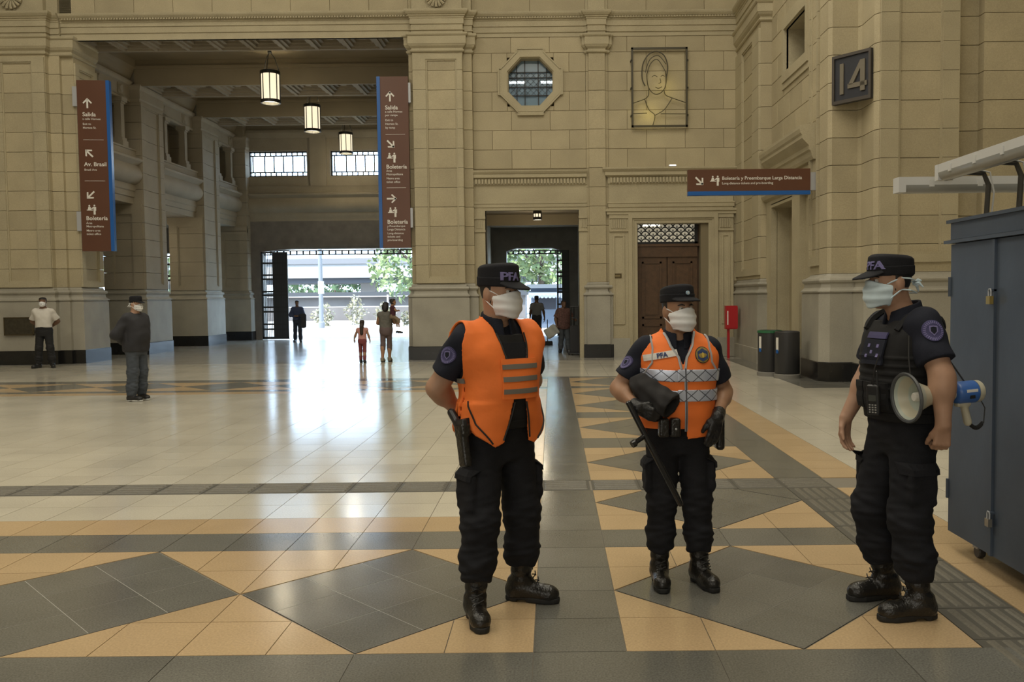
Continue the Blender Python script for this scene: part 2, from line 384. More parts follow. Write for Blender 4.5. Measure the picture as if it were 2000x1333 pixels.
def pier(name, label, path, panels, z0=1.97, z1=7.88, ch=.495, zref=4.93, black=True, o=.10, m=None, cap=True, base=True, cpath=None, epath=None):
    # stacked stone courses whose plan follows path; panels: list of (segment index, a, b, za, zb)
    p = struct(name, label); m = m or STONE
    if base: plinth_dado(p, path, o, black)
    ks = [z0] + [zref+k*ch for k in range(-40, 40) if z0+.08 < zref+k*ch < z1-.08] + [z1]
    cuts = sorted(set(ks))
    for i in range(len(cuts)-1):
        za, zb = cuts[i], cuts[i+1]
        mb = MB(); g = .0045; c = .004
        mb.sweep(path, [(-.15, za+g), (-c, za+g), (0, za+g+c), (0, zb-g-c), (-c, zb-g), (-.15, zb-g)]); mb.build('stone_course', m, p)
    for (sg, a, b, za, zb) in panels:      # raised frame round a sunk panel
        p0, p1 = path[sg], path[sg+1]; L = math.hypot(p1[0]-p0[0], p1[1]-p0[1]); d = ((p1[0]-p0[0])/L, (p1[1]-p0[1])/L); ang = math.atan2(d[1], d[0])
        M = Matrix.Translation((p0[0], p0[1], 0)) @ Matrix.Rotation(ang, 4, 'Z')
        mb = MB(); t = .05
        def fr(x0, x1, y0, y1): mb.box(x0, x1, -t, .0, y0, y1, M)
        zz = [za-.14] + [q for q in ks if za-.05 < q < zb+.05] + [zb+.12]
        for i in range(len(zz)-1):
            fr(0.01, a, zz[i]+.004, zz[i+1]-.004); fr(b, L-.01, zz[i]+.004, zz[i+1]-.004)
        fr(a, b, zb, zb+.12); fr(a, b, za-.14, za)
        w_ = .035
        for q in ((a, a+w_, za, zb), (b-w_, b, za, zb), (a+w_, b-w_, zb-w_, zb), (a+w_, b-w_, za, za+w_)): mb.box(q[0], q[1], -t*.55, 0, q[2], q[3], M)
        mb.build('panel_frame', m if m is not STONE else STONE2, p)
    if cap:
        mb = MB(); capital(mb, cpath or path); mb.build('capital', STONE2, p)
        mb = MB(); ent(mb, epath or path); mb.build('entablature', STONE2, p)
        mb = MB(); mb.sweep(path, [(-.1, 8.92), (.0, 8.92), (.0, 10.2), (-.1, 10.2)]); mb.build('upper_shaft', STONE2, p)
    return p
def rosette(parent, x, y, z, r):
    mb = MB()
    for k in range(16):
        a = 2*PI*k/16; c, s_ = math.cos(a), math.sin(a)
        mb.tube([(x+c*r*.25, y-.03, z+s_*r*.25), (x+c*r*.65, y-.05, z+s_*r*.65), (x+c*r*.95, y-.03, z+s_*r*.95)], [r*.05, r*.12, r*.15], 6)
    mb.lathe([(0, 0), (r*.25, .02), (r*.25, .05), (0, .07)], 16, M=Matrix.Translation((x, y, z)) @ Matrix.Rotation(PI/2, 4, 'X'))
    mb.build('rosette', STONE2, parent)

# pillar right of the big portal
PR = [(-3.62, 24.1), (-3.62, 23.05), (-3.5, 23.05), (-3.5, 22.9), (-2.22, 22.9), (-2.22, 23.05), (-2.0, 23.05), (-2.0, 23.3)]
pr = pier('pillar', 'broad panelled limestone pillar between the portal and the passage doorway', PR, [(3, .34, 1.13, 2.12, 7.68)])
MB().box(-3.55, -2.05, 23.1, 24.1, 0, 10.2).build('pillar_core', STONE2, pr)
rosette(pr, -2.86, 22.88, 9.25, .28)
# pillar left of the portal
PL = [(-17.5, 22.75), (-12.78, 22.75), (-12.78, 22.9), (-12.5, 22.9), (-12.5, 23.0), (-12.2, 23.0), (-12.2, 24.1), (-13.6, 24.1)]
pl = pier('pillar', 'wide limestone pillar with a bronze plaque beside the portal', PL, [(0, 3.62, 4.4, 2.12, 7.68), (5, .2, .9, 2.12, 7.6)], cpath=[(-17.5, 22.75), (-12.78, 22.75), (-12.78, 22.93), (-12.2, 22.93), (-12.2, 24.1)], epath=[(-17.5, 22.75), (-12.74, 22.75), (-12.74, 22.93), (-12.48, 22.93)])
MB().box(-17.5, -12.3, 23.05, 24.1, 0, 10.2).build('pillar_core', STONE2, pl)
rosette(pl, -13.55, 22.73, 9.28, .3)
# portal lintel and wall above
lin = struct('wall_back_lintel', 'stone lintel with entablature over the portal')
MB().box(-12.3, -3.5, 23.02, 24.15, 8.47, 10.2).build('lintel_core', STONE2, lin)
ashlar(lin, (-12.6, 23.0), (-3.5, 23.0), 8.93, 10.2, 1.0)
mb = MB(); mb.sweep([(-12.47, 22.98), (-3.5, 22.98)], [(-.1, 8.27), (.0, 8.27), (.0, 8.43), (.03, 8.44), (.03, 8.46), (.0, 8.47), (.0, 8.6), (.025, 8.605), (.025, 8.70), (.04, 8.71), (.04, 8.745), (.07, 8.76), (.07, 8.785), (.10, 8.80), (.14, 8.85), (.15, 8.88), (.15, 8.91), (.02, 8.925), (-.1, 8.93)]); mb.build('entablature', STONE2, lin)
beads(lin, -12.4, -3.5, 22.87, 8.77)
def coffer_soffit(parent, x0, x1, y0, y1, z, n, m):
    # ribs at z, stepped square sinkings between them rising above it
    mb = MB(); w_ = (x1-x0)/n; r = .09
    mb.box(x0, x1, y0, y0+r, z, z+.28); mb.box(x0, x1, y1-r, y1, z, z+.28)
    for k in range(n+1):
        xx = x0+k*w_; mb.box(max(x0, xx-r/2), min(x1, xx+r/2), y0+r, y1-r, z, z+.28)
    mb.box(x0, x1, y0, y1, z+.26, z+.3); mb.build('soffit_ribs', m, parent)
    for k in range(n):
        a, b = x0+k*w_+r/2, x0+(k+1)*w_-r/2; mb = MB()
        for s_, (i_, zz) in enumerate(((.0, .05), (.09, .12), (.18, .19))):
            t = .09
            mb.box(a+i_, b-i_, y0+r+i_, y0+r+i_+t, z+zz, z+.27); mb.box(a+i_, b-i_, y1-r-i_-t, y1-r-i_, z+zz, z+.27)
            mb.box(a+i_, a+i_+t, y0+r+i_+t, y1-r-i_-t, z+zz, z+.27); mb.box(b-i_-t, b-i_, y0+r+i_+t, y1-r-i_-t, z+zz, z+.27)
        cx_, cy_ = (a+b)/2, (y0+y1)/2; mb.cbox((cx_, cy_, z+.2), (.16, .16, .12)); mb.build('coffer', m, parent)
coffer_soffit(lin, -12.2, -3.62, 23.0, 24.1, 8.27, 10, HALLST)

# ================================================================== BACK WALL, right of the pillar
YW = 23.2
wb = struct('wall_back', 'yellowish ashlar back wall with octagonal window and doorways')
DOOR2 = (-1.72, .72, 0, 3.9)            # passage doorway
DOORC = (2.2, 3.9, 0, 3.6)              # wooden door
OCT = (-.50, 7.16)
holes = [DOOR2, DOORC, (OCT[0]-.6, OCT[0]+.6, OCT[1]-.62, OCT[1]+.62)]
rs = [(-2.1, 5.4, 0, 10.2)]
for h in holes: rs = rect_sub(rs, h)
mb = MB()
for a, b, c, d in rs: mb.box(a, b, YW+.012, YW+.55, c, d)
mb.build('wall_core', MORTAR, wb)
off = lambda h: (h[0]+2.0, h[1]+2.0, h[2], h[3])
hh = [off(h) for h in holes] + [off((-2.1, .96, 3.6, 4.88)), off((1.44, 4.76, 0, 4.93)), off((.93, 1.5, 0, 8.3))]
ashlar(wb, (-2.0, YW), (4.9, YW), 1.97, 8.33, 1.0, hh)
ashlar(wb, (-2.0, YW), (4.9, YW), 8.93, 10.2, 1.5, [off((.93, 1.5, 8.9, 10.3))])
mb = MB(); ent(mb, [(-2.0, YW), (.93, YW)]); ent(mb, [(1.5, YW), (5.0, YW)]); mb.build('entablature', STONE2, wb)
beads(wb, -2.0, .9, YW-.1, 8.77); beads(wb, 1.5, 4.9, YW-.1, 8.77)
# slim pilaster
SP = [(.93, YW+.05), (.93, YW-.02), (1.0, YW-.02), (1.0, YW-.1), (1.42, YW-.1), (1.42, YW-.02), (1.5, YW-.02), (1.5, YW+.05)]
sp = pier('pillar', 'slim limestone pilaster between the passage doorway and the wooden door', SP, [], o=.09)
mbx = MB().box(.95, 1.48, YW-.01, YW+.1, 0, 10.2).build('pilaster_core', STONE2, sp)
# doorway entablature over the passage
d2 = struct('trim_1', 'dentilled stone cornice and jambs round the passage doorway')
mb = MB(); mb.sweep([(-2.0, YW), (.93, YW)], [(-.05, 3.86), (.02, 3.86), (.02, 3.93), (.04, 3.94), (.04, 4.02), (.055, 4.03), (.055, 4.08), (.02, 4.09), (.02, 4.5), (.04, 4.51), (.04, 4.66), (.06, 4.68), (.11, 4.70), (.11, 4.79), (.13, 4.80), (.16, 4.85), (.16, 4.88), (-.05, 4.9)]); mb.build('cornice', STONE2, d2)
dentils(d2, -1.98, .92, YW-.04, 4.54, 4.66)
for xa, xb, s_ in ((-2.0, -1.72, 1), (.72, .93, -1)):
    mb = MB(); mb.box(xa, xb, YW-.03, YW+.3, 0, 3.87); mb.box(xa-.01, xb+.01, YW-.06, YW, 3.30, 3.36)
    for k in range(3): mb.box(xa+.06+k*.06, xa+.09+k*.06, YW-.05, YW, 3.40, 3.62)
    mb.box(xa-.01, xb+.01, YW-.06, YW, 3.64, 3.7); mb.build('jamb', STONE2, d2)
# wooden door surround
ds = struct('trim_2', 'moulded stone surround with dentilled cornice over the wooden door')
mb = MB(); mb.sweep([(1.5, YW), (1.5, YW-.05), (4.74, YW-.05), (4.74, YW)], [(-.05, 3.72), (.06, 3.72), (.06, 3.78), (.09, 3.80), (.09, 3.86), (.0, 3.87), (.0, 3.9), (.02, 3.91), (.02, 4.0), (.035, 4.01), (.035, 4.03), (-.0, 4.05), (-.0, 4.5), (.02, 4.52), (.02, 4.68), (.06, 4.70), (.10, 4.73), (.10, 4.82), (.12, 4.83), (.16, 4.88), (.16, 4.92), (-.05, 4.94)]); mb.build('cornice', STONE2, ds)
dentils(ds, 1.52, 4.72, YW-.07, 4.54, 4.67)
for xa, xb in ((1.5, 2.0), (4.33, 4.74)):
    mb = MB(); mb.box(xa, xb, YW-.06, YW+.05, .5, 3.72); mb.build('surround_pilaster', STONE2, ds)
    mb = MB(); mb.box(xa+.01, xb, YW-.10, YW-.06, 3.28, 3.33); mb.box(xa+.01, xb, YW-.09, YW-.06, 3.62, 3.72)
    for k in range(7): mb.box(xa+.06+k*(xb-xa-.1)/7, xa+.06+(k+.55)*(xb-xa-.1)/7, YW-.085, YW-.06, 3.36, 3.60)
    mb.build('fluted_cap', STONE2, ds)
    mb = MB()
    for q in ((xa+.1, xa+.14, .9, 3.15), (xb-.14, xb-.1, .9, 3.15), (xa+.1, xb-.1, 3.15, 3.19), (xa+.1, xb-.1, .86, .9)): mb.box(q[0], q[1], YW-.085, YW-.06, q[2], q[3])
    mb.build('panel_bead', STONE2, ds)
    mb = MB(); mb.box(xa-.03, xb+.03, YW-.12, YW+.05, 0, .5); mb.build('surround_base', DADO, ds)
for (o_, t_) in ((0, .10), (.10, .05), (.15, .09)):    # stepped architrave round the door
    mb = MB(); y0 = YW-.11+o_*.35
    mb.box(2.0+o_, 2.0+o_+t_, y0, YW+.3, 0, 3.72-o_); mb.box(4.33-o_-t_, 4.33-o_, y0, YW+.3, 0, 3.72-o_); mb.box(2.0+o_+t_, 4.33-o_-t_, y0, YW+.3, 3.72-o_-t_, 3.72-o_); mb.build('architrave', STONE2, ds)
beads(ds, 2.2, 4.1, YW-.06, 3.50, .016, .09)
d1 = struct('door_1', 'dark panelled double wooden door with fish-scale grille transom')
mb = MB(); mb.box(2.15, 4.1, YW+.32, YW+.4, 0, 3.6); mb.build('door_leaf_backing', WOOD, d1)
for (xa, xb) in ((2.25, 3.03), (3.06, 3.84)):
    lf = MB().box(xa, xb, YW+.24, YW+.32, .02, 2.62).build('door_leaf', WOOD, d1)
    for za, zb in ((.12, .85), (1.0, 2.5)):
        mb = MB(); x0, x1 = xa+.13, xb-.13
        for q in ((x0, x0+.05, za, zb), (x1-.05, x1, za, zb), (x0, x1, zb-.05, zb), (x0, x1, za, za+.05)): mb.box(q[0], q[1], YW+.215, YW+.25, q[2], q[3])
        mb.box(x0+.1, x1-.1, YW+.22, YW+.25, za+.1, zb-.1); mb.build('door_panel', WOOD, lf)
mb = MB(); mb.box(2.25, 3.84, YW+.2, YW+.32, 2.62, 2.93); mb.box(2.2, 3.9, YW+.17, YW+.3, 2.9, 2.96); mb.build('transom_bar', WOOD, d1)
mb = MB(); mb.box(2.22, 3.86, YW+.26, YW+.32, 2.96, 3.02); mb.box(2.22, 3.86, YW+.26, YW+.32, 3.50, 3.6); mb.box(2.22, 2.28, YW+.26, YW+.32, 2.96, 3.6); mb.box(3.78, 3.86, YW+.26, YW+.32, 2.96, 3.6); mb.build('transom_frame', IRON, d1)
mb = MB(); r = .105
for j in range(6):
    for k in range(9):
        cx_ = 2.27+k*.21+(.105 if j % 2 else 0); cz_ = 3.0+j*.1
        pts = [(cx_+r*math.cos(a), YW+.3, cz_+r*math.sin(a)) for a in [PI*i/8 for i in range(9)] if 2.24 < cx_+r*math.cos(a) < 3.84 and cz_+r*math.sin(a) < 3.56]
        if len(pts) > 2: mb.tube(pts, .017, 5); 
        if 2.3 < cx_ < 3.8: mb.tube([(cx_, YW+.3, cz_-.01), (cx_, YW+.3, cz_+.05)], [.022, .008], 5)
mb.build('fish_scale_grille', IRON, d1)
MB().box(2.24, 3.84, YW+.315, YW+.33, 3.0, 3.54).build('transom_pane', mat('lit_pane', (.55, .5, .38), .5, emit=.28, ecol=(.85, .78, .6)), d1)
MB().box(2.42, 2.86, YW+.30, YW+.314, 3.44, 3.49).build('tube_glow', mat('tube_glow', (1, 1, 1), .5, emit=3, ecol=(1, 1, .9)), d1)
# octagonal window
w1 = struct('window_1', 'octagonal leaded window in a moulded stone frame')
def octa(r, rz=None):
    rz = rz or r; q = .4142; return [(r, q*rz), (q*r, rz), (-q*r, rz), (-r, q*rz), (-r, -q*rz), (-q*r, -rz), (q*r, -rz), (r, -q*rz)]
def ring(mb, oo, ii, y0, y1, cx_, cz_):
    n = len(oo); vs = []
    for (pp, y) in ((oo, y0), (ii, y0), (oo, y1), (ii, y1)): vs += [(cx_+p[0], y, cz_+p[1]) for p in pp]
    fs = []
    for i in range(n):
        j = (i+1) % n; fs += [(i, j, n+j, n+i), (i, 2*n+i, 2*n+j, j), (n+i, n+j, 3*n+j, 3*n+i), (2*n+i, 3*n+i, 3*n+j, 2*n+j)]
    mb.add(vs, fs)
oe = [(.84, .30), (.76, .36), (.34, .78), (.27, .86)]     # outline with eared corners
oe = [(.84, .34), (.78, .34), (.34, .78), (.34, .86), (-.34, .86), (-.34, .78), (-.78, .34), (-.84, .34), (-.84, -.34), (-.78, -.34), (-.34, -.78), (-.34, -.86), (.34, -.86), (.34, -.78), (.78, -.34), (.84, -.34)]
def sc(pp, k): return [(p[0]*k, p[1]*k) for p in pp]
i8 = octa(.72, .74); ii16 = [(i8[0][0], i8[0][1]), i8[0], i8[1], i8[1], i8[2], i8[2], i8[3], i8[3], i8[4], i8[4], i8[5], i8[5], i8[6], i8[6], i8[7], i8[7]]
mb = MB(); ring(mb, oe, sc(oe, .955), YW-.07, YW+.02, *OCT); ring(mb, sc(oe, .955), ii16, YW-.045, YW+.02, *OCT); ring(mb, octa(.74, .76), octa(.60, .63), YW-.055, YW+.03, *OCT); ring(mb, octa(.63, .66), octa(.58, .61), YW-.02, YW+.2, *OCT); ring(mb, octa(.80, .8), octa(.57, .6), YW+.0, YW+.5, *OCT); mb.build('window_frame', STONE2, w1)
mb = MB(); 
for xx in (-.36, -.15, .2, .42): mb.box(OCT[0]+xx-.012, OCT[0]+xx+.012, YW+.22, YW+.25, OCT[1]-.62, OCT[1]+.62)
for zz in (-.3, -.08, .16, .3): mb.box(OCT[0]-.6, OCT[0]+.6, YW+.22, YW+.25, OCT[1]+zz-.012, OCT[1]+zz+.012)
for k in range(-8, 9):
    for s_ in (1, -1):
        a = Vector((OCT[0]+k*.15-.3, YW+.24, OCT[1]-.3*s_)); b = a+Vector((.6, 0, .6*s_))
        if abs(k) < 5: mb.bar(a, b, .008, .008)
mb.build('leading', IRON, w1)
mb = MB(); pp = octa(.6, .62); mb.add([(OCT[0]+p[0], YW+.27, OCT[1]+p[1]) for p in pp], [tuple(range(8))]); mb.add([(OCT[0]+p[0], YW+.28, OCT[1]+p[1]) for p in pp], [tuple(range(8))]); mb.build('window_pane', glassmat('blue_glass', (.25, .36, .45), .55, .1), w1)
rb = struct('wall_back_room', 'room behind the octagonal window')
mb = MB(); mb.box(-2.4, 1.4, YW+2.2, YW+2.3, 4.5, 9); mb.box(-2.5, -2.4, YW+.56, YW+2.3, 4.5, 9); mb.box(1.4, 1.5, YW+.56, YW+2.3, 4.5, 9); mb.box(-2.5, 1.5, YW+.56, YW+2.3, 4.4, 4.5); mb.box(-2.5, 1.5, YW+.56, YW+2.3, 9, 9.1); mb.build('room_wall', mat('room_blue_plaster', (.30, .38, .46), .8), rb)
TUBE = mat('tube_lamp_glow', (1, 1, 1), .5, emit=9, ecol=(.85, .97, 1))
for k, (xa, xb) in enumerate(((-1.35, -.7), (-.25, .45))):
    o = MB().cbox(((xa+xb)/2, YW+1.6, 7.53), (xb-xa, .05, .06)).build('fluorescent_tube', TUBE)
    tag(o, ('lit fluorescent tube behind the octagonal window, towards the broad pillar', 'lit fluorescent tube behind the octagonal window, towards the slim pilaster')[k], 'lamp', 'tubes behind the octagonal window')
# ================================================================== PASSAGE BEHIND THE DOORWAY
wp = struct('wall_passage', 'stone walls and ceiling of the passage behind the doorway')
MB().box(-2.9, -2.4, YW+.56, 35.5, 0, 4.4).build('passage_left_face', HALLST, wp)
MB().box(1.05, 1.5, YW+.56, 35.5, 0, 4.4).build('passage_right_face', HALLST, wp)
MB().box(-2.9, 1.5, YW+.3, 35.5, 4.36, 4.5).build('passage_ceiling', HALLCEIL, wp)
MB().box(-2.4, 1.05, 29.8, 30.3, 4.0, 4.4).build('passage_beam', HALLCEIL, wp)
for yy in (25.6, 29.8): MB().box(-2.4, -2.2, yy, yy+.9, 0, 4.1).build('passage_pilaster', HALLST, wp)
# ================================================================== HALL BEHIND THE PORTAL
hl = struct('wall_hall_left', 'arcaded left side of the entrance hall with gallery above')
hpan = []
P2 = [(-13.4, 27.35), (-13.4, 26.6), (-12.2, 26.6), (-12.2, 28.1), (-13.4, 28.1)]
P3 = [(-13.4, 32.0), (-13.4, 31.2), (-12.2, 31.2), (-12.2, 32.7), (-13.4, 32.7)]
P4 = [(-13.2, 36.0), (-13.2, 35.1), (-12.0, 35.1), (-12.0, 35.6)]
for i, (pp, lb) in enumerate(((P2, 'hall pier with panelled face next to the left portal pillar'), (P3, 'hall pier carrying a small white notice'), (P4, 'end pier against the gate wall'))):
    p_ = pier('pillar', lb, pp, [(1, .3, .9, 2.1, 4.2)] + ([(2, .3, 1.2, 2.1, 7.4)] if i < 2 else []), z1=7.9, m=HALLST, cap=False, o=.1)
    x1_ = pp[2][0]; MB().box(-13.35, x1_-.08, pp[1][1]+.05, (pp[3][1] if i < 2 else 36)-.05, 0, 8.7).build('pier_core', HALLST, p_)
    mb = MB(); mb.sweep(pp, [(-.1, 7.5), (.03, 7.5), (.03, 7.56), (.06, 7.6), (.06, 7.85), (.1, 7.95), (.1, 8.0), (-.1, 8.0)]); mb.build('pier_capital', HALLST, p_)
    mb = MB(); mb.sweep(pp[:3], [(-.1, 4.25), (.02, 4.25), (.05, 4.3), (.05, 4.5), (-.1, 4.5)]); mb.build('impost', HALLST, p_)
# entablature with the fat roll moulding, gallery columns and frieze, bay by bay
for bi, (ya, yb) in enumerate(((24.1, 26.6), (28.1, 31.2), (32.7, 35.4))):
    path = [(-12.45, ya), (-12.45, yb)]
    mb = MB(); mb.sweep(path, [(-.9, 4.5), (.0, 4.5), (.0, 4.68), (.04, 4.70), (.04, 4.85), (.07, 4.88), (.07, 4.92), (.05, 5.06), (.10, 5.08), (.2, 5.14), (.27, 5.25), (.29, 5.36), (.26, 5.47), (.19, 5.57), (.16, 5.62), (.2, 5.66), (.3, 5.74), (.31, 5.80), (.26, 5.83), (.12, 5.86), (.1, 6.04), (.13, 6.06), (.13, 6.1), (-.9, 6.1)]); mb.build('hall_entablature', HALLST, hl, True)
    n = 2; 
    for k in range(n):
        yc = ya+(yb-ya)*(k+.5)/n + (.0)
        mb = MB(); x = -12.5; mb.cbox((x, yc, 6.18), (.34, .34, .16)); mb.cbox((x, yc, 6.3), (.28, .28, .1)); mb.cbox((x, yc, 6.85), (.2, .2, 1.05)); mb.cbox((x, yc, 7.36), (.26, .26, .06)); mb.cbox((x, yc, 7.44), (.34, .34, .12)); mb.build('gallery_post', HALLST, hl)
    mb = MB(); mb.sweep(path, [(-.4, 7.5), (.0, 7.5), (.0, 7.56), (.03, 7.58), (.0, 7.60), (.0, 7.94), (.06, 7.97), (.1, 8.05), (.1, 8.1), (-.4, 8.1)]); mb.build('hall_frieze', HALLST, hl)
    for k in range(n):
        yc = ya+(yb-ya)*(k+.5)/n; mb = MB(); mb.cbox((-12.45, yc, 7.77), (.05, .3, .3)); mb.lathe([(.0, .03), (.09, .03), (.12, 0)], 12, M=Matrix.Translation((-12.42, yc, 7.77)) @ Matrix.Rotation(PI/2, 4, 'Y')); mb.build('frieze_boss', HALLST, hl)
    MB().box(-13.6, -13.3, ya, yb, 6.1, 8.7).build('gallery_back', HALLCEIL, hl)
    mb = MB(); mb.sweep(path, [(-.6, 8.1), (-.05, 8.1), (.05, 8.25), (.12, 8.4), (.2, 8.5), (.2, 8.72), (-.6, 8.72)]); mb.build('cove', HALLCEIL, hl)
# hall ceiling with coffered cross beams
hc = struct('ceiling_hall', 'dark hall ceiling with coffered cross beams')
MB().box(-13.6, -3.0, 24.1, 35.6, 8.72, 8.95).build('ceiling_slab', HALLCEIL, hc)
for (ya, yb) in ((26.6, 28.1), (31.2, 32.7)):
    mb = MB(); mb.box(-12.3, -3.4, ya-.04, ya-.003, 7.965, 8.74); mb.box(-12.3, -3.4, yb+.003, yb+.04, 7.965, 8.74); mb.box(-12.3, -3.4, ya-.09, ya-.04, 8.45, 8.55); mb.build('beam_face', HALLCEIL, hc)
    coffer_soffit(hc, -12.2, -3.6, ya, yb, 7.97, 8, HALLST)
hr = struct('wall_hall_right', 'right stone wall of the entrance hall')
MB().box(-3.4, -2.95, 24.1, 35.5, 0, 8.8).build('wall_face', HALLST, hr)
ha = struct('wall_aisle', 'side aisle walls beyond the hall arcade')
MB().box(-20.3, -20, 24, 36, 0, 4.6).build('aisle_face', HALLST, ha)
MB().box(-20, -13.4, 24, 36, 4.5, 4.65).build('aisle_ceiling', HALLCEIL, ha)
MB().box(-20, -13.6, 24.1, 24.4, 0, 4.5).build('aisle_return', HALLST, ha)
# gate wall at the far end
YE = 35.5
we = struct('wall_hall_end', 'dark gate wall with high windows at the far end of the hall')
GO = (-11.62, -4.2, 0, 3.62); WI = [(-12.03, -9.69), (-8.77, -6.43), (-5.51, -3.3)]
hs = [GO, (-1.8, .42, 0, 3.55), (-15.6, -13.3, 0, 3.5), (-18.9, -17.2, 0, 3.5)]
rs = [(-20.3, 1.5, 0, 4.72)]
for h in hs: rs = rect_sub(rs, h)
mb = MB()
for a, b, c, d in rs: mb.box(a, b, YE, YE+.6, c, d)
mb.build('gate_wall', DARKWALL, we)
rs = [(-13.6, -2.9, 4.72, 8.8)]
for a, b in WI: rs = rect_sub(rs, (a, b, 6.5, 7.5))
mb = MB()
for a, b, c, d in rs: mb.box(a, b, YE+.02, YE+.5, c, d)
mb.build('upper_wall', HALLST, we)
mb = MB(); mb.sweep([(-12.4, YE), (-3.4, YE)], [(-.1, 4.72), (.0, 4.72), (.0, 4.85), (.04, 4.9), (.04, 5.06), (.12, 5.12), (.18, 5.25), (.2, 5.36), (.17, 5.47), (.12, 5.57), (.1, 5.63), (.2, 5.74), (.2, 5.8), (.06, 5.84), (.06, 6.04), (.1, 6.1), (-.1, 6.12)]); mb.build('end_entablature', HALLST, we, True)
for xa in (-12.2, -9.55, -6.3): MB().box(xa, xa+.65 if xa > -12 else xa+.1, YE-.08, YE+.1, 6.1, 8.1).build('end_pilaster', HALLST, we)
mb = MB(); mb.sweep([(-12.4, YE), (-3.4, YE)], [(-.1, 8.0), (.05, 8.0), (.12, 8.2), (.12, 8.3), (-.1, 8.3)]); mb.build('end_cornice', HALLST, we)
def segarch(mb, x0, x1, zs, rise, y0, y1, ztop):
    n = 14; pts = []
    for k in range(n+1):
        t = k/n; x = x0+(x1-x0)*t; pts.append((x, zs+rise*(1-(2*t-1)**2)))
    for k in range(n):
        a, b = pts[k], pts[k+1]; mb.prism([(a[0], a[1]), (b[0], b[1]), (b[0], ztop), (a[0], ztop)], 0, 1, Matrix(((1, 0, 0, 0), (0, 0, y1-y0, y0), (0, 1, 0, 0), (0, 0, 0, 1))))
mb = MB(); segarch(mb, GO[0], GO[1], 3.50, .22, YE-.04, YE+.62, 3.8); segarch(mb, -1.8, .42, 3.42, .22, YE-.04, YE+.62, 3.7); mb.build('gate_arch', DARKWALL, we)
SKYG = glassmat('clear_glass', (.75, .88, .95), .12, .02)
for wi, (a, b) in enumerate(WI):
    wd = struct('window_%d' % (wi+2), 'high hall window with a border of small square panes')
    mb = MB(); yy = YE+.2; b_ = .042
    for q in ((a, a+.05, 6.5, 7.5), (b-.05, b, 6.5, 7.5), (a, b, 6.5, 6.55), (a, b, 7.45, 7.5)): mb.box(q[0], q[1], yy-.03, yy+.03, q[2], q[3])
    for zz in (6.68, 7.33): mb.box(a, b, yy-.02, yy+.02, zz-b_/2, zz+b_/2)
    n = 11; 
    for k in range(1, n):
        x = a+(b-a)*k/n; mb.box(x-b_/2, x+b_/2, yy-.02, yy+.02, 6.5, 6.68); mb.box(x-b_/2, x+b_/2, yy-.02, yy+.02, 7.33, 7.5)
    xs_ = [a+(b-a)*q for q in (0, .06, .26, .42, .58, .74, .94, 1)]
    for x in xs_[1:-1]: mb.box(x-b_/2, x+b_/2, yy-.02, yy+.02, 6.68, 7.33)
    mb.build('window_bars', IRON, wd)
    for k in range(7): MB().box(xs_[k]+.012, xs_[k+1]-.012, yy-.003, yy+.003, 6.69, 7.32).build('window_pane', SKYG, wd)
    for (za, zb) in ((6.55, 6.67), (7.34, 7.45)):
        for k in range(n): MB().box(a+(b-a)*k/n+.012, a+(b-a)*(k+1)/n-.012, yy-.003, yy+.003, za, zb).build('window_pane', SKYG, wd)
# iron transoms and gate leaves
def transom(x0, x1, z0, z1, n, label):
    o = empty('iron_transom', (0, YE+.25, 0), label=label, cat='grille'); mb = MB(); b_ = .045
    mb.box(x0, x1, -.03, .03, z0-b_, z0); mb.box(x0, x1, -.03, .03, z1, z1+b_)
    mb.build('rail', IRON, o)
    for k in range(n+1):
        x = x0+(x1-x0)*k/n; MB().box(x-.028, x+.028, -.025, .025, z0, z1).build('bar', IRON, o)
transom(-11.55, -4.25, 3.42, 3.53, 28, 'black iron transom strip along the top of the wide hall gate')
transom(-1.75, .38, 3.36, 3.44, 10, 'black iron transom strip over the passage gate')
def gate_leaf(loc, rz, W, Hh, label):
    o = empty('iron_gate_leaf', loc, rz, label, 'gate')
    mb = MB(); mb.box(0, .05, -.03, .03, .03, Hh); mb.box(W-.05, W, -.03, .03, .03, Hh); mb.box(0, W, -.03, .03, .03, .12); mb.box(0, W, -.03, .03, Hh-.06, Hh); mb.build('frame', IRON, o)
    for zz in (.42, .62, 1.12, 1.3, 1.78, 1.92, 2.42, 2.58, 3.05):
        if zz < Hh-.1: MB().box(.05, W-.05, -.025, .025, zz-.035, zz+.035).build('rail', IRON, o)
    n = int(W/.065)
    for k in range(1, n): x = W*k/n; MB().box(x-.009, x+.009, -.012, .012, .1, Hh-.05).build('bar', IRON, o)
    MB().box(W*.42, W-.04, -.008, .008, .12, Hh-.06).build('backing_sheet', mat('gate_sheet', (.02, .022, .025), .5), o)
    return o
gate_leaf((-11.58, YE-.1, 0), 0, 1.05, 3.5, 'folded black iron gate leaf at the wide hall exit')
gate_leaf((.2, YE-.1, 0), math.radians(4), .5, 3.45, 'folded black iron gate leaf at the passage exit')
gate_leaf((-15.6, YE-.1, 0), 0, 1.0, 3.4, 'black iron gate leaf seen between the hall piers')
# ================================================================== RIGHT WALL
XR = 5.1
wr = struct('wall_right', 'stone side wall with a small window and a panelled door')
rs = [(16.5, 23.3, 0, 10.2)]
for h in ((17.75, 19.37, 6.38, 7.3), (18.42, 20.15, 0, 3.56)): rs = rect_sub(rs, h)
mb = MB()
for a, b, c, d in rs: mb.box(XR+.012, XR+.7, a, b, c, d)
mb.box(XR+.7, 9, 16.5, 23.3, 0, 10.2); mb.build('wall_core', STONE2, wr)
# local u runs far -> near from Y=20.6
UY = 20.6
ashlar(wr, (XR, UY), (XR, 17.5), 1.97, 10.2, 1.0, [(1.15, 2.95, 6.2, 7.45), (-.1, 3.5, 0, 4.85)])
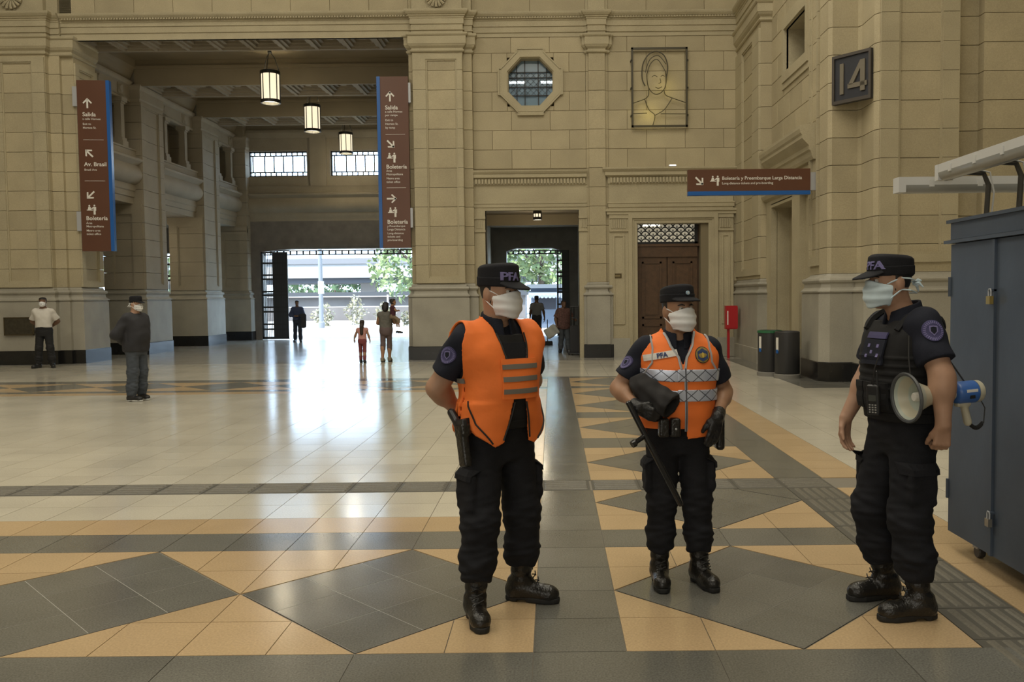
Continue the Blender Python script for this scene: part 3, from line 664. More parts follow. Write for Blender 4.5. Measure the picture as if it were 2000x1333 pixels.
# corner pilaster
CP = [(4.85, 23.2), (4.85, 20.62), (5.15, 20.62)]
cp = pier('pillar', 'corner pilaster where the back wall meets the side wall', CP, [(0, .75, 1.9, 2.2, 7.6)], o=.1, black=False)
MB().box(4.9, 5.4, 20.67, 23.2, 0, 10.2).build('pilaster_core', STONE2, cp)
# small square window
w5 = struct('window_5', 'small deep square window high on the side wall')
mb = MB()
for q in ((17.6, 17.75, 6.38, 7.3), (19.37, 19.52, 6.38, 7.3), (17.6, 19.52, 7.3, 7.5), (17.6, 19.52, 6.18, 6.38)): mb.box(XR-.06, XR+.05, q[0], q[1], q[2], q[3])
for q in ((17.5, 17.6, 6.18, 7.5), (19.52, 19.6, 6.18, 7.5), (17.5, 19.6, 7.5, 7.6), (17.5, 19.6, 6.05, 6.18)): mb.box(XR-.03, XR+.05, q[0], q[1], q[2], q[3])
mb.build('window_frame', STONE2, w5)
MB().box(XR+.5, XR+.52, 17.75, 19.37, 6.38, 7.3).build('window_pane', mat('dark_bluish_glass', (.16, .18, .19), .12), w5)
# door surround on the side wall and door
ds2 = struct('trim_3', 'stone surround and hood moulding of the side door')
mb = MB(); mb.sweep([(XR, 20.5), (XR, 17.15)], [(-.02, 4.2), (.05, 4.2), (.08, 4.26), (.1, 4.35), (.14, 4.38), (.14, 4.46), (.2, 4.52), (.27, 4.6), (.27, 4.66), (.3, 4.7), (.32, 4.78), (.32, 4.84), (-.02, 4.9)]); mb.build('hood', STONE2, ds2)
mb = MB(); mb.sweep([(XR, 20.7), (XR, 17.5)], [(-.02, 3.62), (.12, 3.62), (.12, 3.72), (.2, 3.76), (.24, 3.84), (.24, 3.88), (-.02, 3.9)]); mb.build('cornice', STONE2, ds2)
for (ya, yb) in ((20.15, 20.6), (17.85, 18.42)):
    MB().box(XR-.12, XR+.02, ya, yb, .5, 3.62).build('jamb', STONE2, ds2)
    MB().box(XR-.16, XR+.02, ya-.02, yb+.02, 0, .5).build('jamb_base', DADO, ds2)
MB().box(XR-.12, XR+.02, 18.42, 20.15, 3.56, 3.64).build('head', STONE2, ds2)
dr2 = struct('door_2', 'stone-coloured panelled side door')
DSTONE = mat('painted_door', (.30, .255, .16), .6, var=.1)
lf = MB().box(XR+.30, XR+.34, 18.42, 20.15, 0, 3.56).build('door_leaf', DSTONE, dr2)
for za, zb in ((.3, 1.3), (1.45, 2.35), (2.5, 3.35)):
    mb = MB()
    for q in ((18.7, 18.76, za, zb), (19.75, 19.81, za, zb), (18.7, 19.81, zb-.06, zb), (18.7, 19.81, za, za+.06)): mb.box(XR+.27, XR+.31, q[0], q[1], q[2], q[3])
    mb.build('door_panel', DSTONE, lf)
# stepped corner pier carrying the platform number
RP = [(5.1, 17.5), (5.1, 16.9), (5.06, 16.8), (5.06, 16.32), (5.12, 16.25), (5.58, 16.25), (5.62, 16.15), (5.62, 15.55), (5.68, 15.45), (7.05, 15.45), (7.05, 15.7), (7.5, 15.7), (7.5, 15.5), (9.0, 15.5)]
rp = pier('pillar', 'stepped stone corner pier below the platform number sign', RP, [(8, .32, 1.08, 2.28, 9.4), (0, .08, .5, 2.28, 9.4)], z1=10.2, cap=False, o=.17)
MB().box(5.3, 9, 16.4, 17.4, 0, 10.2).build('pier_core', STONE2, rp); MB().box(5.8, 9, 15.8, 16.5, 0, 10.2).build('pier_core', STONE2, rp)
wrn = struct('wall_right_near', 'near part of the right stone wall')
MB().box(8.6, 9, -12, 15.6, 0, 14).build('wall_face', STONE2, wrn)
MB().box(-22, -17.4, 22.9, 23.9, 0, 14).build('wall_back_left', STONE2, struct('wall_back_left', 'stone wall left of the portal'))
mb = MB(); mb.box(-22, 9, 23.0, 23.9, 10.15, 14); mb.box(5, 9, 16, 23.9, 10.15, 14); mb.build('wall_upper', STONE2, struct('wall_upper', 'upper stone wall of the concourse'))
# ================================================================== OUTSIDE
PAVE = mat('sunlit_paving', (.42, .40, .37), .8, var=.08, vscale=.6)
pv = MB().box(-70, 40, 36.1, 130, -.3, -.012).build('ground_paving', PAVE); tag(pv, 'sunlit paving outside the station', kind='structure')
CONC = mat('pale_concrete', (.21, .205, .20), .8, var=.06, vscale=.3)
vi = empty('viaduct', (-14, 80, 0), 0, 'pale concrete road viaduct crossing beyond the hall gate', 'viaduct')
MB().box(-40, 40, 0, 9, 3.5, 4.75).build('deck', CONC, vi); MB().box(-40, 40, -.15, .1, 4.75, 5.25).build('parapet', mat('parapet_grey', (.10, .10, .105), .8), vi)
MB().box(-40, 40, .4, 8.6, 3.05, 3.5).build('underside_girder', mat('girder_dark', (.04, .042, .048), .8), vi)
for k in range(5):
    MB().box(-32+k*14, -30.6+k*14, 3.5, 5, -.02, 3.1).build('pier', CONC, vi)
lb = empty('low_building', (-14, 66, 0), 0, 'low grey wall building with a dark roof beyond the fence', 'building')
MB().box(-22, 12, 0, 5, 0, 1.75).build('wall', mat('low_wall', (.075, .068, .065), .8, var=.3, vscale=.5), lb); MB().box(-22.4, 12.4, -.5, 5.4, 1.75, 2.1).build('roof', mat('dark_roof', (.02, .022, .025), .7), lb)
fn = empty('fence', (-14, 58, 0), 0, 'white post and rail fence outside the hall gate', 'fence')
FWH = mat('fence_white', (.3, .3, .3), .6)
for k in range(9): MB().box(-10+k*2.2, -9.9+k*2.2, -.05, .05, 0, 1.85).build('post', FWH, fn)
for z in (1.05, 1.72): MB().box(-10, 8, -.03, .03, z, z+.06).build('rail', FWH, fn)
lp = empty('lamp_post', (-12.9, 49.5, 0), 0, 'tall grey lamp post standing outside the hall gate', 'lamp post')
MB().lathe([(.001, 0), (.18, 0), (.18, .3), (.13, .35), (.10, 8), (.001, 8)], 12).build('pole', mat('post_grey', (.12, .13, .145), .5), lp); MB().box(-.12, .16, -.12, .12, 1.9, 2.6).build('control_box', FWH, lp); MB().bar((0, 0, 7.9), (1.4, 0, 8.2), .08, .08).build('arm', METALG, lp)
LEAF = mat('leaf_green', (.135, .18, .07), .6, var=.4, vscale=1.6); LEAF2 = mat('leaf_dark', (.05, .085, .032), .6, var=.3, vscale=1.2)
BARK = mat('bark', (.08, .06, .045), .9); FLOWER = mat('pale_flowers', (.2, .185, .12), .7, var=.25, vscale=4)
def tree(name, label, cat, loc, c, r, n, m, trunk=True, ls=.22, grp=None, seed=0):
    rg = np.random.RandomState(seed); o = empty(name, loc, 0, label, cat, grp)
    d = rg.normal(size=(n, 3)); d /= np.linalg.norm(d, axis=1)[:, None]; rad = rg.uniform(.45, 1, n)**.5
    cl = rg.normal(size=(14, 3)); cl /= np.linalg.norm(cl, axis=1)[:, None]
    lump = 1 + .22*np.sin(3*d[:, 0]+seed)*np.cos(4*d[:, 2])+.15*np.sin(7*d[:, 1])
    P = np.array(c)+d*np.array(r)*(rad*lump)[:, None]; P[:, 2] = np.maximum(P[:, 2], .06); P[:8, 2] = 0.
    a = rg.normal(size=(n, 3)); a /= np.linalg.norm(a, axis=1)[:, None]; b = np.cross(a, rg.normal(size=(n, 3))); b /= np.linalg.norm(b, axis=1)[:, None]
    s_ = ls*rg.uniform(.6, 1.3, n)[:, None]; V = np.stack([P-a*s_, P+b*s_*.5, P+a*s_, P-b*s_*.5], 1).reshape(-1, 3)
    Q = np.arange(4*n).reshape(-1, 4); link('foliage', npmesh('foliage', V, Q, False), o, m)
    if trunk:
        mb = MB(); mb.tube([(c[0]*.2, c[1]*.2, 0), (c[0]*.5, c[1]*.5, c[2]*.4), (c[0], c[1], c[2])], [.28, .2, .1], 8)
        for k in range(5):
            q = cl[k]*np.array(r)*.8; mb.tube([(c[0]*.6, c[1]*.6, c[2]*.6), tuple(np.array(c)+q)], [.1, .03], 6)
        mb.build('trunk', BARK, o)
    return o
tree('leafy_tree', 'large pale green tree overhanging the right side of the hall gate view', 'tree', (-7.0, 50, 0), (0, 0, 4.7), (3.4, 2.6, 3.1), 2600, LEAF, seed=1)
tree('leafy_tree', 'dense green tree filling the passage doorway view', 'tree', (-.6, 52, 0), (0, 0, 5.0), (3.4, 2.6, 3.3), 2800, LEAF, seed=2)
tree('leafy_tree', 'broad dark green tree below the viaduct deck', 'tree', (-24, 98, 0), (0, 0, 3.2), (6, 3, 2.4), 1500, LEAF2, ls=.35, seed=3)
tree('leafy_tree', 'small round green tree between viaduct and lamp post', 'tree', (-12.5, 98, 0), (0, 0, 2.9), (4.0, 3, 2.2), 1200, LEAF2, ls=.35, seed=4)
tree('leafy_tree', 'green tree outside the aisle gate between the hall piers', 'tree', (-21.5, 50, 0), (0, 0, 3.2), (3.2, 2, 2.8), 1500, LEAF, seed=5)
SHL = ('pale flowering shrub beside the lamp post', 'tall pale flowering shrub behind the lamp post', 'pale flowering shrub halfway from the lamp post to the overhanging tree', 'small pale flowering shrub under the overhanging tree')
for k, (x, y) in enumerate(((-13.7, 53), (-12.2, 55), (-10.2, 54), (-8.4, 52.5))):
    tree('flowering_shrub', SHL[k], 'shrub', (x, y, 0), (0, 0, (.6, .8, .6, .4)[k]), (.6, .5, (.65, .9, .65, .42)[k]), 260, FLOWER, False, .12, 'shrubs before the white fence', 10+k)
kk = empty('kiosk', (-.1, 46, 0), 0, 'blue-grey street kiosk with a scalloped awning beyond the passage gate', 'kiosk')
KB = mat('kiosk_blue', (.06, .08, .115), .6)
MB().box(-1.0, 1.4, 0, 2, 0, 2.05).build('body', KB, kk); MB().box(-1.2, 1.6, -.4, 2.2, 2.05, 2.25).build('roof', mat('kiosk_roof', (.07, .08, .09), .6), kk)
mb = MB(); mb.add([(-1.1, 0, 1.9), (1.5, 0, 1.9), (1.5, -.9, 1.65), (-1.1, -.9, 1.65), (-1.1, 0, 1.87), (1.5, 0, 1.87), (1.5, -.9, 1.62), (-1.1, -.9, 1.62)], [(0, 1, 2, 3), (7, 6, 5, 4), (0, 4, 5, 1), (2, 6, 7, 3), (1, 5, 6, 2), (0, 3, 7, 4)])
for k in range(13): mb.lathe([(.001, -.02), (.1, -.02), (.1, .02), (.001, .02)], 10, M=Matrix.Translation((-1.0+.2*k, -.9, 1.62)) @ Matrix.Rotation(PI/2, 4, 'X'))
mb.build('awning', mat('awning_pale', (.14, .16, .19), .7), kk); MB().box(-.75, .3, -.02, .02, .95, 1.6).build('serving_window', mat('kiosk_dark', (.02, .022, .03), .3), kk)
# ================================================================== LANTERNS
def lantern(loc, R, Hh, chain, label, grp=None):
    o = empty('hanging_lantern', loc, 0, label, 'lamp', grp)
    MB().lathe([(R*.93, .05), (R*.93, Hh-.05)], 20).build('glass_shade', LAMPG, o, True)
    MB().lathe([(.001, Hh*.25), (R*.35, Hh*.3), (R*.42, Hh*.55), (R*.3, Hh*.75), (.001, Hh*.8)], 12).build('bulb', BULB, o, True)
    for z in (0, Hh-.09): MB().lathe([(R*.9, z), (R*1.06, z), (R*1.06, z+.09), (R*.9, z+.09), (R*.9, z)], 20).build('ring', IRON, o)
    for k in range(8):
        a = 2*PI*(k+.3)/8; MB().bar((R*math.cos(a), R*math.sin(a), .05), (R*math.cos(a), R*math.sin(a), Hh-.05), .022, .022).build('rib', IRON, o)
    mb = MB()
    if chain:
        for k in range(3):
            a = 2*PI*k/3+.5; mb.tube([(R*math.cos(a), R*math.sin(a), Hh), (R*.5*math.cos(a), R*.5*math.sin(a), Hh+.4), (0, 0, Hh+.55)], .012, 5)
        mb.tube([(0, 0, Hh+.5), (0, 0, chain)], .016, 6); mb.lathe([(.001, Hh+.5), (.06, Hh+.52), (.05, Hh+.62), (.001, Hh+.66)], 8); mb.build('chain', IRON, o)
    else: mb.lathe([(.001, Hh), (R, Hh), (R*.5, Hh+.05), (.001, Hh+.05)], 16); mb.build('ceiling_plate', IRON, o)
    l = light('lantern_light', 'POINT', (loc[0], loc[1], loc[2]-.12), (0, 0, 0), 45, (1, .85, .6), .2)
lantern((-7.88, 25.3, 7.14), .26, .89, 1.57, 'cylindrical hanging lantern just inside the portal lintel')
lantern((-7.86, 29.6, 7.13), .26, .89, 1.58, 'cylindrical hanging lantern between the two coffered beams')
lantern((-7.75, 33.9, 7.1), .25, .8, 1.6, 'cylindrical hanging lantern before the high hall windows')
lantern((-.43, 28.0, 4.02), .13, .28, 0, 'small square-looking ceiling lantern in the passage')
lantern((-14.3, 29.6, 3.85), .2, .35, .62, 'short lantern hanging in the side aisle behind the piers')
# ================================================================== SIGNS
def flat_text(parent, body, x, z, size, y, m, name='lettering', bold=.012):
    vs, fs = text_geo(body, size, .002, bold=bold); mb = MB(); mb.add([(x+a, y-c, z+b) for a, b, c in vs], fs); return mb.build(name, m, parent)
def arrow(parent, x, z, s, ang, y, m):
    mb = MB(); t = .16*s; ca, sa = math.cos(ang), math.sin(ang)
    def P(u, v): return (x+ca*u-sa*v, z+sa*u+ca*v)
    def poly(pts): 
        q = [P(*p) for p in pts]; n = len(q); mb.add([(p[0], y-.003, p[1]) for p in q]+[(p[0], y, p[1]) for p in q], [tuple(range(n))]+[(i, n+i, n+(i+1) % n, (i+1) % n) for i in range(n)])
    poly([(-s*.5, -t/2), (s*.42, -t/2), (s*.42, t/2), (-s*.5, t/2)])
    for k in (1, -1): poly([(s*.5, 0), (s*.5-.0, k*t*.0), (s*.04, k*s*.44), (s*.04-t*.7, k*(s*.44-t*.5)), (s*.5-t*1.35, 0)][0:5])
    return mb.build('arrow', m, parent)
def picto(parent, x, z, s, y, m):
    mb = MB()
    def poly(pts): 
        n = len(pts); mb.add([(x+p[0]*s, y-.003, z+p[1]*s) for p in pts]+[(x+p[0]*s, y, z+p[1]*s) for p in pts], [tuple(range(n))]+[(i, n+i, n+(i+1) % n, (i+1) % n) for i in range(n)])
    def disc(cx_, cz_, r): poly([(cx_+r*math.cos(2*PI*k/10), cz_+r*math.sin(2*PI*k/10)) for k in range(10)])
    disc(.28, .9, .09); disc(.78, .92, .09)
    poly([(.02, .42), (.62, .42), (.62, .5), (.02, .5)]); poly([(.12, .5), (.44, .5), (.40, .78), (.18, .78)])
    poly([(.68, 0), (.88, 0), (.88, .4), (.94, .4), (.94, .78), (.68, .80), (.52, .62), (.56, .56), (.68, .66)]); poly([(.42, .56), (.58, .74), (.62, .71), (.47, .54)])
    return mb.build('pictogram', m, parent)
def line(parent, x0, x1, z, y, m): return MB().box(x0, x1, y-.003, y, z-.004, z+.004).build('divider', m, parent)
def vsign(loc, W, Hh, blue_left, label, rows_, rz=0, bracket=1):
    o = empty('hanging_sign', loc, rz, label, 'sign')
    bw = .085; x0 = bw if blue_left else 0; x1 = W if blue_left else W-bw
    MB().box(x0, x1, -.06, .06, 0, Hh).build('board', SIGNBR, o)
    MB().box(0 if blue_left else W-bw, bw if blue_left else W, -.075, .075, 0, Hh).build('edge_strip', SIGNBL, o)
    for z in (Hh*.12, Hh*.85):
        a, b = (W, W+.06) if bracket > 0 else (-.12, 0); MB().box(a, b, -.04, .04, z, z+.5).build('bracket', METALG, o)
    k = Hh/1225.0; xt = x0+.12; y = -.061
    for r in rows_:
        z = Hh-r[1]*k
        if r[0] == 'arrow': arrow(o, xt+.13, z, .26, r[2], y, WHITE)
        elif r[0] == 'picto': picto(o, xt+.02, z, .25, y, WHITE)
        elif r[0] == 'line': line(o, xt, xt+.5, z, y, WHITE)
        else: flat_text(o, r[0], xt, z, r[2], y, WHITE, bold=.012 if r[2] > .09 else .004)
    return o
B_, S_ = .145, .075
rowsR = [('arrow', 140, PI/2), ('Salida', 233, B_), ('a calle Hornos', 256, S_), ('por rampa', 281, S_), ('Exit to', 316, S_), ('Hornos St.', 343, S_), ('by ramp', 370, S_), ('line', 411),
         ('arrow', 480, -PI/4), ('picto', 612), ('Boletería', 655, B_), ('Área', 678, S_), ('Metropolitana', 702, S_), ('Metro area', 732, S_), ('ticket office', 757, S_), ('line', 792),
         ('arrow', 870, 0), ('picto', 1002), ('Boletería', 1050, B_), ('y Preembarque', 1074, S_), ('Larga Distancia', 1098, S_), ('Long-distance', 1126, S_), ('tickets and', 1150, S_), ('pre-boarding', 1174, S_)]
vsign((-4.42, 22.95, 2.9), .80, 4.36, True, 'tall brown hanging sign with three arrows and blue left edge on the broad pillar', rowsR)
rowsL = [('arrow', 162, PI/2), ('Salida', 256, B_), ('a calle Hornos', 282, S_), ('Exit to', 318, S_), ('Hornos St.', 345, S_), ('line', 424), ('arrow', 520, PI*.75), ('Av. Brasil', 612, B_), ('Brazil Ave', 645, S_), ('line', 718),
         ('arrow', 820, -PI*.75), ('picto', 960), ('Boletería', 1000, B_), ('Área', 1028, S_), ('Metropolitana', 1052, S_), ('Metro area', 1082, S_), ('ticket office', 1107, S_)]
vsign((-12.1, 22.98, 2.9), .80, 4.36, False, 'tall brown hanging sign listing Av. Brasil with blue right edge at the left pillar', rowsL, math.radians(6), -1)
hs_ = empty('hanging_sign', (2.62, 17.1, 3.51), 0, 'wide brown ticket-office sign with blue lower edge projecting from the corner pier', 'sign')
MB().box(0, 2.34, -.06, .06, .075, .49).build('board', SIGNBR, hs_); MB().box(0, 2.34, -.065, .065, 0, .075).build('edge_strip', SIGNBL, hs_); MB().box(2.34, 2.46, -.05, .05, .08, .42).build('bracket', METALG, hs_)
arrow(hs_, .22, .27, .21, -PI/4, -.061, WHITE); picto(hs_, .42, .18, .19, -.061, WHITE)
flat_text(hs_, 'Boletería y Preembarque Larga Distancia', .65, .29, .0925, -.061, WHITE, bold=.01); flat_text(hs_, 'Long-distance tickets and pre-boarding', .65, .205, .062, -.061, WHITE, bold=.005)
# platform number
pn = empty('platform_number_sign', (5.13, 16.2, 5.0), math.atan2(-.62, .48), 'dark square board with raised platform number 14 on the corner pier', 'sign')
DKB = mat('sign_dark_blue', (.022, .024, .033), .5, var=.15, vscale=6); RELF = mat('relief_bronze', (.155, .135, .10), .5)
MB().box(0, .78, -.03, .05, 0, .86).build('board', DKB, pn)
mb = MB()
for q in ((0, .045, 0, .86), (.735, .78, 0, .86), (.045, .735, 0, .06), (.045, .735, .81, .86)): mb.box(q[0], q[1], -.06, -.03, q[2], q[3])
mb.build('frame', mat('sign_frame', (.06, .05, .042), .5), pn)
MB().box(.16, .235, -.055, -.03, .16, .70).build('numeral_one', RELF, pn)
mb = MB(); 
for pts in ([(.57, .16), (.66, .16), (.66, .70), (.57, .70)], [(.57, .70), (.33, .30), (.42, .30), (.57, .56)], [(.32, .24), (.70, .24), (.70, .32), (.32, .32)]):
    n = len(pts); mb.add([(p[0], -.055, p[1]) for p in pts]+[(p[0], -.03, p[1]) for p in pts], [tuple(range(n))]+[(i, n+i, n+(i+1) % n, (i+1) % n) for i in range(n)])
mb.build('numeral_four', RELF, pn)
# ================================================================== WALL FURNITURE
o = empty('bronze_plaque', (-13.62, 22.615, .98), 0, 'dark bronze plaque on the dado behind the guard in white', 'plaque')
MB().box(-.38, .38, -.02, .03, -.22, .24).build('plate', mat('plaque_dark', (.05, .043, .028), .45, .3, var=.3, vscale=12), o)
mb = MB()
for q in ((-.38, .38, .22, .24), (-.38, .38, -.22, -.2), (-.38, -.36, -.22, .24), (.36, .38, -.22, .24)): mb.box(q[0], q[1], -.03, -.02, q[2], q[3])
mb.build('rim', BRONZE, o)
o = empty('nameplate', (1.72, YW-.06, 2.13), 0, 'small brass nameplate left of the wooden door', 'plaque')
MB().box(-.1, .1, -.012, .0, -.06, .06).build('plate', BRONZE, o); MB().box(-.07, .06, -.015, -.012, -.02, .02).build('engraving', mat('engrave', (.25, .2, .1), .4, .6), o)
o = empty('hydrant_cabinet', (4.5, 22.4, 0), 0, 'red metal fire cabinet on a post in the wall corner', 'fire cabinet')
MB().box(-.12, .16, -.12, .12, .74, 1.33).build('box', RED, o); MB().box(-.13, .17, -.135, -.12, .76, 1.31).build('door', RED, o); MB().box(-.08, -.02, -.06, .0, 0, .76).build('post', RED, o)
MB().box(-.10, -.07, -.139, -.135, .85, 1.2).build('label_strip', WHITE, o)
BIN = mat('bin_charcoal', (.028, .028, .03), .45)
for (bx, by, lb, g) in ((4.5, 16.95, 'charcoal cylinder bin on a pale foot, in front of its twin', False), (4.30, 17.48, 'charcoal cylinder bin with a green liner rim, behind its twin', True)):
    o = empty('litter_bin', (bx, by, 0), 0, lb, 'bin', 'litter bins by the corner pier')
    MB().lathe([(.001, .09), (.23, .09), (.235, .1), (.235, .88), (.21, .9), (.2, .86), (.2, .3), (.001, .3)], 28).build('drum', BIN, o, True)
    MB().lathe([(.001, 0), (.25, 0), (.25, .07), (.2, .1), (.001, .1)], 28).build('foot', mat('bin_foot', (.2, .19, .17), .6), o, True)
    if g: MB().lathe([(.21, .9), (.245, .89), (.245, .85), (.23, .86)], 28).build('liner_rim', mat('liner_green', (.02, .12, .05), .5), o)
    a = math.radians(205); M = Matrix.Rotation(a, 4, 'Z'); mb = MB(); mb.box(.232, .242, -.03, .03, .52, .78, M); mb.build('sticker', WHITE, o); MB().box(.233, .243, -.03, .03, .48, .55, M).build('sticker_band', SIGNBL, o)
o = empty('flood_lamp', (3.15, YW-.12, 4.94), 0, 'tiny white lamp lying on the door cornice', 'lamp'); MB().box(-.1, .1, -.05, .05, .0, .04).build('body', WHITE, o); MB().box(-.08, .08, -.056, -.05, .005, .035).build('lens', mat('lens_white', (1, 1, 1), .3, emit=1.5), o)
# wire artwork frame: plain generic head-and-shoulders line figure
ar = empty('wire_artwork', (2.1, YW-.1, 5.95), 0, 'dark wire-line portrait panel in a thin rectangular frame on the ashlar wall', 'artwork')
WIRE = mat('wire_dark', (.05, .042, .02), .5); mb = MB(); Wf, Hf = 1.45, 2.03
for q in ((0, .05, 0, Hf), (Wf-.05, Wf, 0, Hf), (0, Wf, 0, .05), (0, Wf, Hf-.05, Hf)): mb.box(q[0], q[1], -.02, .02, q[2], q[3])
mb.build('frame', WIRE, ar)
def wire(name, pts, r=.011):
    P = []
    for i in range(len(pts)-1):      # Catmull-Rom
        p0, p1, p2, p3 = [np.array(pts[max(0, min(len(pts)-1, i+k))]) for k in (-1, 0, 1, 2)]
        for t in np.linspace(0, 1, 6, endpoint=False): P.append(.5*((2*p1)+(-p0+p2)*t+(2*p0-5*p1+4*p2-p3)*t*t+(-p0+3*p1-3*p2+p3)*t**3))
    P.append(np.array(pts[-1])); MB().tube([(p[0], 0, p[1]) for p in P], r, 5).build(name, WIRE, ar)
wire('face_line', [(.40, 1.35), (.42, 1.1), (.50, .92), (.62, .84), (.75, .87), (.86, 1.0), (.9, 1.2), (.88, 1.42)])
wire('hair_line', [(.36, 1.05), (.28, 1.25), (.30, 1.6), (.45, 1.85), (.65, 1.93), (.85, 1.82), (.94, 1.55), (.9, 1.25)], .016)
wire('hair_line', [(.40, 1.35), (.5, 1.62), (.68, 1.72), (.88, 1.42)]); wire('hair_line', [(.36, 1.4), (.48, 1.72), (.7, 1.82), (.9, 1.6)])
wire('neck_line', [(.45, 1.0), (.44, .82), (.34, .72), (.05, .62)]); wire('neck_line', [(.84, .95), (.88, .82), (1.05, .74), (1.4, .62)])
wire('collar_line', [(.34, .72), (.45, .45), (.6, .3), (.55, .05)]); wire('collar_line', [(1.05, .74), (.85, .45), (.6, .3)]); wire('shoulder_line', [(.05, .35), (.4, .36)]); wire('shoulder_line', [(.75, .34), (1.4, .33)])
wire('eye_line', [(.53, 1.28), (.60, 1.32), (.67, 1.28)], .009); wire('eye_line', [(.76, 1.29), (.81, 1.32), (.86, 1.29)], .009); wire('mouth_line', [(.62, 1.02), (.7, .99), (.79, 1.03)], .01); wire('nose_line', [(.74, 1.24), (.76, 1.14), (.70, 1.12)], .008)
mb = MB()
for (zz) in (.3, 1.0, 1.7): mb.box(-.02, .02, -.02, .1, zz-.02, zz+.02); mb.box(Wf-.02, Wf+.02, -.02, .1, zz-.02, zz+.02)
mb.build('wall_fixing', WIRE, ar)
light('artwork_led', 'POINT', (3.0, YW-.3, 7.0), (0, 0, 0), 1.5, (1, .85, .25), .1); light('artwork_led', 'POINT', (2.55, YW-.3, 6.3), (0, 0, 0), 2.0, (1, .85, .25), .1)
# ================================================================== CABINET AND TUBE LAMPS
CABM = mat('cabinet_blue_grey', (.062, .082, .115), .42, var=.18, vscale=2.2, fine=.06, fscale=200, bump=.1, bscale=6)
cb = empty('metal_cabinet', (2.47, 5.5, 0), 0, 'tall blue-grey steel cabinet on castors beside the officer with the megaphone', 'cabinet')
MB().box(.03, 1.1, -2.3, 0, .10, 2.03).build('body', CABM, cb)
MB().box(0.0, .03, -2.3, .0, 1.93, 2.05).build('fascia', CABM, cb); mb = MB().box(-.03, .03, -2.3, .03, 1.905, 1.925); mb.build('ledge', CABM, cb); MB().box(-.02, 1.12, -2.3, .02, 2.03, 2.05).build('top', CABM, cb)
for (ya, yb, lb) in ((-.545, -.01, 0), (-1.2, -.56, 1)):
    d_ = MB().box(0, .03, ya, yb, .115, 1.9).build('door', CABM, cb)
    if lb == 0:
        for z in (1.58, .32): MB().lathe([(.001, 0), (.014, 0), (.014, .12), (.001, .12)], 10, (0, -.005, z)).build('hinge', CABM, d_)
MB().box(-.014, .0, -.575, -.545, .115, 1.9).build('door_overlap', CABM, cb)
def padlock(y, z, m):
    p = empty('padlock', (-.03, y, z)); p.parent = cb
    MB().cbox((0, 0, 0), (.022, .042, .045)).build('lock_body', m, p); MB().tube([(0, -.014, .02), (0, -.014, .05), (0, -.008, .062), (0, .008, .062), (0, .014, .05), (0, .014, .02)], .0045, 6).build('shackle', METALG, p)
    MB().cbox((.018, 0, .055), (.03, .03, .012)).build('hasp', CABM, p)
padlock(-.56, 1.56, mat('brass', (.45, .33, .1), .35, .7)); padlock(-.58, .31, mat('steel_bright', (.45, .42, .36), .3, .9))
for (x, y) in ((.10, -.22), (1.0, -.22), (.1, -2.1), (1.0, -2.1)):
    c = empty('castor', (x, y, 0)); c.parent = cb
    MB().lathe([(.001, -.02), (.036, -.02), (.04, -.012), (.04, .012), (.036, .02), (.001, .02)], 16, M=Matrix.Translation((0, 0, .04)) @ Matrix.Rotation(PI/2, 4, 'Y')).build('wheel', mat('castor_grey', (.06, .058, .055), .45), c)
    MB().box(-.03, .03, -.03, .03, .06, .101).build('fork', METALG, c)
TUBEW = mat('fitting_white', (.62, .62, .6), .35); DIFF = glassmat('grey_diffuser', (.42, .42, .38), .85, .2); POST = mat('post_dark', (.05, .045, .035), .7)
def fitting(p0, d, L, label):
    d = Vector(d).normalized(); ang = math.atan2(d.y, d.x); o = empty('tube_lamp', p0, ang, label, 'lamp')
    MB().box(0, L, -.045, .045, .0, .05).build('housing', TUBEW, o)
    mb = MB(); n = 8; ring_ = [(.046*math.cos(PI+PI*k/n), .05*math.sin(PI+PI*k/n)) for k in range(n+1)]
    mb.add([(x, a, b) for x in (0.02, L-.02) for a, b in ring_], [(k, k+1, n+2+k, n+1+k) for k in range(n)]+[tuple(range(n+1)), tuple(range(2*n+1, n, -1))]); mb.build('diffuser', DIFF, o, True)
    for a in (-.025, L-.02): MB().box(a, a+.045, -.047, .047, -.045, .05).build('end_cap', TUBEW, o)
    for k in range(4): MB().box(L*(k+.6)/4.3-.015, L*(k+.6)/4.3+.015, -.052, .052, -.012, .03).build('clip', TUBEW, o)
    return o
fitting((2.39, 5.42, 2.33), (0, -1, 0), 1.3, 'white fluorescent batten running along the cabinet front above its doors')
fitting((2.2, 5.62, 2.28), (1, 0, 0), 1.3, 'white fluorescent batten laid crosswise behind the other above the cabinet')
for (x, y, lb) in ((2.62, 5.36, 'dark bent post holding the batten lamps, nearer the cabinet end'), (2.60, 4.95, 'dark straight post with cable holding the lengthwise batten lamp')):
    o = empty('lamp_support', (x, y, 2.05), 0, lb, 'post'); MB().tube([(0, 0, 0), (.01, 0, .2), (-.02, 0, .27), (-.18, -.02, .275)], .016, 8).build('tube', POST, o); MB().tube([(.02, -.02, 0), (.03, -.03, .15), (.01, -.02, .27), (-.1, -.02, .3)], .005, 6).build('cable', mat('cable_white', (.5, .5, .48), .6), o)
